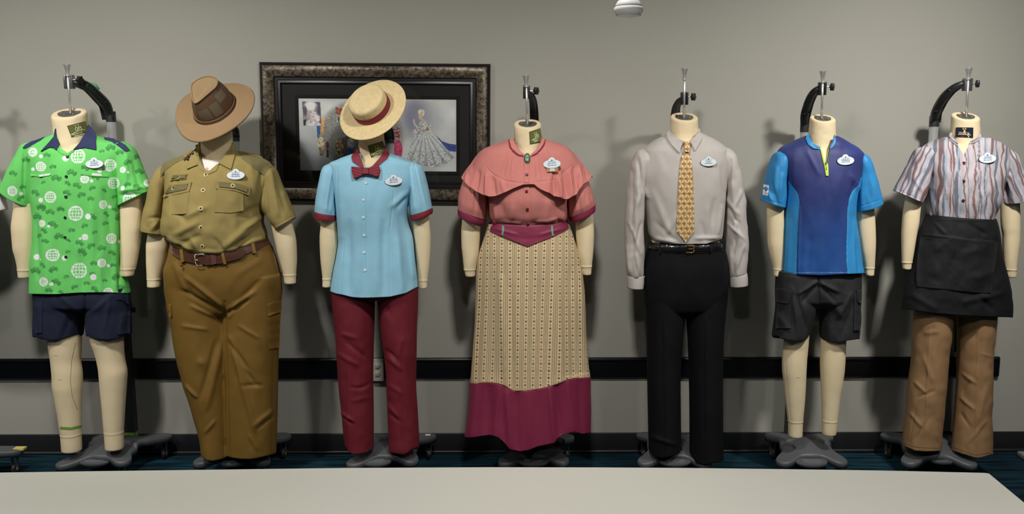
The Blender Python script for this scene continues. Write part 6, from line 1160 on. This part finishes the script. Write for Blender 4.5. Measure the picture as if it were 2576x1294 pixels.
    D = folds([(2030, 380, 2060, 440, 6, 3), (2140, 440, 2163, 480, 7, 4), (2150, 455, 2138, 500, 5, -4), (2000, 400, 1995, 470, 9, 3), (2012, 520, 2008, 690, 3, 3), (2070, 560, 2066, 680, 14, 3), (2110, 540, 2105, 680, 10, -3), (2145, 540, 2160, 680, 7, -4), (2150, 560, 2150, 690, 5, 4), (1985, 560, 1980, 690, 7, 4), (2040, 600, 2030, 690, 8, -3), (2080, 443, 2090, 500, 8, -2), (1975, 440, 1975, 500, 5, -5)], (5, 28, 44), 22)
    body = loft('front_and_back', [(342, 2031, 2102, .083, .09), (350, 2010, 2118, .09, .095), (360, 1990, 2135, .10, .10), (374, 1964, 2158, .105, .108), (390, 1956, 2170, .115, .112), (425, 1962, 2165, .13, .12), (475, 1974, 2152, .14, .122), (530, 1972, 2148, .135, .12), (605, 1970, 2157, .13, .12), (688, 1968, 2167, .13, .125)],
        pm, t, nv=250, nf=200, nb=24, e=2.45, cut=cut, colf=colf, disp=D, hem=[(1968, 690), (2067, 693), (2167, 688)], hv=.08, solid=.002)
    sb = satin('azure_knit', (14, 128, 190), rough=.5)
    s1 = loft('sleeve', [(1966, 372, 1984, 396, .055, .055), (1950, 386, 1978, 425, .075, .075), (1938, 410, 1976, 460, .08, .08), (1922, 470, 1976, 495, .082, .08), (1915, 505, 1973, 520, .08, .08)], sb, t, nv=80, nf=70, nb=18, e=2.2, solid=.002, disp=folds([(1955, 420, 1948, 500, 6, 4), (1940, 460, 1955, 510, 5, -4), (1968, 440, 1960, 510, 5, 5), (1916, 501, 1972, 515, 1.2, -2.5), (1930, 480, 1945, 512, 4, 4)], (6, 20, 28), 23), tilt1=.006)
    s2 = loft('sleeve', [(2142, 396, 2160, 376, .055, .055), (2148, 425, 2177, 390, .075, .075), (2150, 460, 2192, 416, .08, .08), (2149, 500, 2207, 465, .082, .08), (2150, 529, 2217, 507, .08, .08)], sb, t, nv=80, nf=70, nb=18, e=2.2, solid=.002, disp=folds([(2165, 430, 2170, 520, 6, 4), (2180, 430, 2190, 510, 8, -3), (2158, 480, 2150, 510, 4, -5), (2151, 524, 2215, 503, 1.2, -2.5)], (6, 20, 28), 24), tilt1=.006)
    S = bvh(body, obj_of(df))
    mb = MB(); drape(mb, S, [(2033, 334), (2027, 351), (2033, 365), (2045, 374), (2062, 376.5), (2064, 370), (2050, 364), (2041, 356), (2035, 343)], .006, 0, 5); mb.build('stand_collar', sb, t)
    mb = MB(); drape(mb, S, [(2099, 340), (2101.5, 358), (2096, 368), (2088, 376), (2088, 368), (2094, 358), (2098, 346)], .006, 0, 5); mb.build('stand_collar', sb, t)
    lime = mat('lime_zip_tape', (186, 214, 44), rough=.5); mb = MB(); strip(mb, S, [(2064, 374), (2069, 397), (2075, 420), (2078.5, 442)], 3.4, .005, 0, 4); strip(mb, S, [(2086, 376), (2082, 398), (2079.5, 420), (2080, 442)], 3.4, .005, 0, 4); drape(mb, S, [(2075, 418), (2082.5, 414), (2083.5, 442), (2077.5, 443)], .0055, 0, 4)
    z = mb.build('zip_tape', lime, t); z['label'] = 'lime green zip tape'; mb = MB(); p_, n_ = hit(S, 2077, 412); box(mb, (p_[0]-.004, p_[1]-.011, p_[2]-.008), (p_[0]+.004, p_[1]-.004, p_[2]+.006), bev=.001); strip(mb, S, [(2077, 416), (2077.5, 428)], 1.6, .009, 0, 3)
    mb.build('zip_slider', mat('zip_grey', (120, 130, 50), rough=.4), z)
    badge(bvh(body), 2125.5, 403, 'MIKKI', .06, 'oval name badge reading MIKKI on the blue zip polo')
    S = bvh(s1); mb = MB(); drape(mb, S, [(1921.5, 464), (1935, 466.5), (1932, 493), (1919, 490)], .002, 0, 4); drape(mb, S, [(1926, 470), (1931, 471), (1931, 474), (1934, 475.5), (1933, 479), (1930.5, 479), (1930, 481.5), (1924.5, 481), (1924.5, 477), (1920.8, 475), (1921, 471.5), (1925.5, 472.5)], .003, 1, 3)
    for a, b in ((475, 0), (477.5, 0)): strip(mb, S, [(1925.5, a-1), (1930, a)], .6, .0034, 0, 2)
    strip(mb, S, [(1926, 484.5), (1927.5, 484.7)], .9, .003, 1, 2); strip(mb, S, [(1924, 487), (1929.5, 488)], 1.1, .003, 1, 2)
    mb.build('sleeve_patch', [mat('patch_paper', (220, 220, 224)), mat('patch_blue', (54, 92, 160))], t)['label'] = 'white sleeve patch with blue emblem'
look_mikkl()

# ================================================================== 7 striped blouse, black apron, tan trousers
def look_jamie():
    df = dress_form('dress form wearing a striped blouse, black waist apron and tan trousers', (291, 2396.5, 2461, 358, 2393, 2463),
        [(368, 2380, 2475, .085, .09), (378, 2350, 2506, .10, .10), (395, 2332, 2522, .11, .105), (440, 2345, 2508, .12, .115), (540, 2350, 2484, .10, .10), (640, 2335, 2490, .085, .09), (700, 2340, 2480, .08, .08)],
        [([(2292, 440), (2277, 510), (2271, 550), (2268.5, 590), (2269, 640), (2269.5, 660), (2272, 678)], [(2318, 440), (2316, 510), (2311, 560), (2305, 590), (2296, 650), (2291, 678)], 450, 676, 660),
         ([(2516, 440), (2519, 515), (2520, 567), (2524, 590), (2526, 650), (2528, 679), (2531, 697)], [(2553, 440), (2562.5, 512), (2565, 567), (2564, 610), (2557, 670), (2555.5, 697)], 450, 696, 678)])
    patch(df, [(2405, 320.5), (2448, 321), (2447.5, 347), (2404, 344.5)], 2426, 334, .03, 'studio')
    # trousers
    t = garment('trousers', 'tan brown straight trousers under the black apron', 'trousers', 2400, 1150)
    tn = satin('tan_twill', (138, 104, 66), rough=.58, spec=.4)
    hips = loft('h', [(640, 2322, 2496, .10, .11), (700, 2306, 2504, .105, .115), (770, 2303, 2503, .10, .11), (792, 2320, 2490, .05, .06)], None, None, raw=True, cap0=True, cap1=True, e=2.4, nv=30)
    l = loft('h', [(700, 2304, 2404, .10, .10), (790, 2303, 2396, .10, .10), (850, 2299, 2388, .10, .10), (900, 2297, 2381, .095, .095), (985, 2286, 2375, .095, .09), (1042, 2281, 2370, .09, .09), (1122, 2272, 2364, .09, .085)], None, None, raw=True, cap0=True, cap1=True, e=2.0, nv=60, nf=50, hem=[(2272, 1122), (2285, 1128), (2300, 1135), (2320, 1138), (2363, 1137)], hv=.06)
    r = loft('h', [(700, 2402, 2504, .10, .10), (798, 2412, 2501, .10, .10), (900, 2412.5, 2493, .095, .095), (980, 2410, 2491, .092, .09), (1042, 2405, 2490, .09, .09), (1136, 2396, 2493, .09, .085)], None, None, raw=True, cap0=True, cap1=True, e=2.0, nv=60, nf=50, hem=[(2396, 1134), (2420, 1142), (2453, 1154), (2465, 1155), (2493, 1146)], hv=.06)
    tr = fuse('trouser_body', [hips, l, r], tn, t, .004, folds([(2340, 820, 2325, 1130, 2.5, 4), (2460, 830, 2454, 1150, 2.5, 4), (2325, 900, 2345, 960, 6, 5), (2300, 960, 2330, 990, 5, 5), (2310, 1000, 2350, 985, 5, -4), (2290, 1040, 2320, 1075, 5, 5), (2420, 940, 2455, 965, 5, 5), (2415, 1000, 2450, 1030, 5, 5), (2420, 990, 2440, 960, 4, -4), (2415, 1040, 2440, 1075, 5, -4), (2480, 980, 2460, 1060, 6, 4), (2325, 840, 2360, 835, 6, 4), (2480, 1060, 2440, 1110, 5, 4), (2340, 1050, 2300, 1110, 5, -3), (2308, 1000, 2288, 1115, 2, -3), (2470, 890, 2500, 900, 3, 2)], (6, 22, 26), 25, .6))
    S = bvh(tr); mb = MB(); strip(mb, S, [(2274, 1113), (2300, 1124), (2330, 1127), (2362, 1127)], 1.4, .0015, 0, 5); strip(mb, S, [(2398, 1124), (2425, 1135), (2455, 1145), (2491, 1138)], 1.4, .0015, 0, 5); mb.build('hem_stitching', mat('tan_thread', (120, 88, 56)), t)
    # blouse
    t = garment('striped_blouse', 'pale pink blouse with wavy brown and blue grey vertical stripes', 'blouse', 2415, 545)
    ST = [(-4, 4, 0), (5, 3, 1), (13, 4, 2), (2, 2, 3)]
    xs = [(2318, 3, 'b'), (2330, 3.5, 'g'), (2341, 3, 'l'), (2349, 4, 'g'), (2363, 5, 'b'), (2374, 3.5, 'g'), (2380, 2.5, 'l'), (2390, 2, 'b'), (2398, 2.5, 'b'), (2409, 4, 'g'), (2414, 2.5, 'l'), (2428, 2, 'b'), (2436, 2, 'g'), (2452, 2.8, 'b'), (2461, 2, 'g'), (2466, 2, 'g'), (2479, 3.5, 'g'), (2483, 2, 'l'), (2494, 4, 'b'), (2500, 2, 'l'), (2509, 3.5, 'g'), (2522, 3, 'b'), (2531, 3, 'g'), (2540, 3, 'l'), (2306, 3.5, 'g'), (2298, 2.5, 'b'), (2288, 3, 'g'), (2276, 3, 'b'), (2262, 3, 'g'), (2252, 3, 'b'), (2550, 3.5, 'b'), (2560, 3, 'g'), (2572, 3, 'b'), (2584, 3, 'g'), (2596, 3, 'b'), (2240, 3, 'g')]
    pal = {'b': [118, 86, 82.], 'g': [96, 104, 118.], 'l': [148, 162, 178.]}
    def mkcol(sl, x0, y0):
        def colf(x, y, V):
            X = x - sl*(y-y0); C = np.tile(np.array([178, 167, 173.]), (len(x), 1)) + (fbm(X/7, y/26, 1)*22)[:, None]
            for i, (cx, w, k) in enumerate(xs):
                d = np.abs(X - cx - 5*fbm(y/46, y*0+i*3.3, 7+i)*2); ww = w*.98*(1.0 + 1.0*vnoise(y/34+i, y*0+i, i)); a = np.clip((ww-d)/.9, 0, 1)*.92; C = C*(1-a[:, None]) + np.array(pal[k])*a[:, None]
            return np.clip(dl(np.clip(C, 0, 255))/E0, 0, .9)
        return colf
    pm = mat('striped_linen', rough=.85, attr=True, spec=.2, bump=.4, bscale=300)
    cut = [[(2394, 320), (2395, 346), (2408, 362), (2425, 390), (2442, 358), (2462, 346), (2462, 320)]]
    D = folds([(2335, 440, 2350, 540, 6, 5), (2345, 480, 2360, 545, 5, -5), (2365, 500, 2360, 545, 5, 4), (2500, 450, 2490, 540, 6, 5), (2490, 490, 2480, 545, 5, -5), (2424, 400, 2422, 548, 1.2, -2), (2431, 400, 2430, 548, 1.2, 2), (2380, 500, 2385, 545, 7, -3), (2450, 500, 2450, 548, 8, 3), (2470, 500, 2465, 545, 6, -3), (2330, 520, 2345, 545, 4, 6), (2340, 430, 2330, 480, 5, -4), (2505, 430, 2512, 480, 5, -4)], (7, 22, 30), 26)
    body = loft('front_and_back', [(345, 2384, 2468, .083, .09), (352, 2362, 2495, .09, .095), (362, 2336, 2518, .10, .10), (376, 2322, 2532, .108, .108), (400, 2322, 2532, .12, .115), (450, 2328, 2520, .14, .12), (500, 2333, 2509, .135, .118), (535, 2338, 2498, .12, .115), (550, 2342, 2492, .115, .112)],
        pm, t, nv=180, nf=190, nb=24, e=2.4, cut=cut, colf=mkcol(0, 0, 400), disp=D, solid=.002)
    s1 = loft('sleeve', [(2326, 362, 2346, 384, .055, .055), (2310, 374, 2338, 415, .075, .072), (2288, 412, 2332, 455, .082, .078), (2268, 450, 2325, 485, .082, .08), (2251, 481, 2315, 508, .08, .08)], pm, t, nv=110, nf=80, nb=18, e=2.2, solid=.002, colf=mkcol(-.42, 0, 400), disp=folds([(2310, 400, 2290, 490, 5, 4), (2325, 430, 2305, 500, 5, -5), (2300, 450, 2318, 480, 5, 4), (2258, 478, 2314, 503, 1.2, -2)], (6, 20, 24), 27), tilt1=.008)
    s2 = loft('sleeve', [(2510, 384, 2530, 364, .055, .055), (2514, 415, 2543, 378, .075, .072), (2516, 455, 2560, 415, .082, .078), (2518, 488, 2578, 455, .082, .08), (2520, 510, 2592, 492, .08, .08)], pm, t, nv=110, nf=80, nb=18, e=2.2, solid=.002, colf=mkcol(.40, 0, 400), disp=folds([(2530, 400, 2545, 500, 5, 4), (2522, 430, 2532, 500, 5, -5), (2540, 440, 2524, 470, 5, 4)], (6, 20, 24), 28), tilt1=.008)
    S = bvh(body, obj_of(df)); cb = cloth('collar_grey_stripe', (160, 152, 158))
    mb = MB(); drape(mb, S, [(2394, 333), (2386, 343), (2388, 354), (2398, 362), (2408, 368), (2411, 360), (2402, 352), (2396, 343)], .006, 0, 4); strip(mb, S, [(2388, 346), (2396, 357), (2409, 364)], 2.6, .008, 1, 4); mb.build('stand_collar', [cb, cloth('stripe_slate', (112, 122, 138))], t)
    mb = MB(); drape(mb, S, [(2463, 333), (2467, 345), (2460, 355), (2442, 363), (2441, 355), (2452, 350), (2461, 342)], .006, 0, 4); strip(mb, S, [(2465, 342), (2456, 352), (2442, 359)], 2.2, .008, 1, 4); mb.build('stand_collar', [cb, cloth('stripe_slate', (0, 0, 0))], t)
    for x, y in ((2424, 411), (2424, 456), (2423, 505)): button(S, t, x, y, 4.2, mat('button_oxblood', (84, 28, 30), rough=.3), mat('button_oxblood_dark', (58, 16, 18)))
    badge(bvh(body), 2482, 398, 'JAMIE', .05, 'oval name badge reading JAMIE on the striped blouse')
    # apron
    t = garment('waist_apron', 'black waist apron with wide front pocket over tan trousers', 'apron', 2410, 799); bk = cloth('black_apron', (20, 20, 23), rough=.72, spec=.3, bump=.5)
    D = folds([(2340, 552, 2490, 556, 2, 2), (2400, 600, 2402, 730, 1.2, -2.5), (2320, 590, 2420, 602, 3, 3), (2400, 602, 2508, 612, 3, 3), (2350, 630, 2400, 600, 6, 4), (2420, 640, 2480, 620, 7, 4), (2430, 700, 2490, 690, 7, 4), (2330, 690, 2380, 720, 7, -4), (2360, 640, 2350, 720, 8, 4), (2450, 740, 2500, 780, 8, -4), (2420, 760, 2520, 740, 9, 5), (2290, 740, 2360, 780, 9, 4), (2380, 720, 2400, 640, 6, -4), (2350, 560, 2380, 590, 5, 4), (2440, 565, 2480, 590, 5, -4)], (7, 24, 24), 29)
    ap = loft('skirt_panel', [(2336, 539, 2497, 549, .122, .11), (2328, 560, 2503, 568, .128, .115), (2317, 583, 2506, 590, .132, .12), (2307, 622, 2513, 630, .138, .122), (2297, 662, 2521, 670, .142, .125), (2278, 730, 2538, 742, .145, .11), (2270, 778, 2540, 798, .142, .10)], bk, t, nv=120, nf=130, nb=20, e=2.3, disp=D, hem=[(2270, 778), (2306, 782), (2350, 788), (2397, 792.5), (2470, 797), (2538, 799)], hv=.15, solid=.002)
    S = bvh(ap); mb = MB(); drape(mb, S, [(2316, 596), (2360, 600), (2400, 602), (2450, 606), (2509, 611), (2500, 680), (2492, 737), (2480, 738), (2400, 730), (2307, 721), (2306, 700), (2310, 640)], .005, 0, 8, hf=lambda x, y: .002*float(fbm(np.array([x/22]), np.array([y/26]), 31)[0])*2); mb.build('front_pocket', bk, t)
    mb = MB(); strip(mb, S, [(2401, 604), (2401, 731)], 1.6, .0062, 0, 6); strip(mb, S, [(2317, 600), (2400, 606), (2508, 615)], 1.2, .0062, 0, 6); mb.build('stitching', bk, t)
    p0 = at(2409, 780, YM+.12); p1 = at(2407, 886, YM+.12); mb = MB(); V = [p0+[-.010, 0, 0], p0+[.010, 0, 0], p1+[.008, .01, .008], p1+[-.006, .01, -.004], p0+[-.010, .003, 0], p0+[.010, .003, 0], p1+[.008, .013, .008], p1+[-.006, .013, -.004]]
    mb.add(V, [(0, 3, 2, 1), (4, 5, 6, 7), (0, 4, 7, 3), (1, 2, 6, 5), (3, 7, 6, 2), (0, 1, 5, 4)]); mb.build('tie_string', bk, t)
look_jamie()
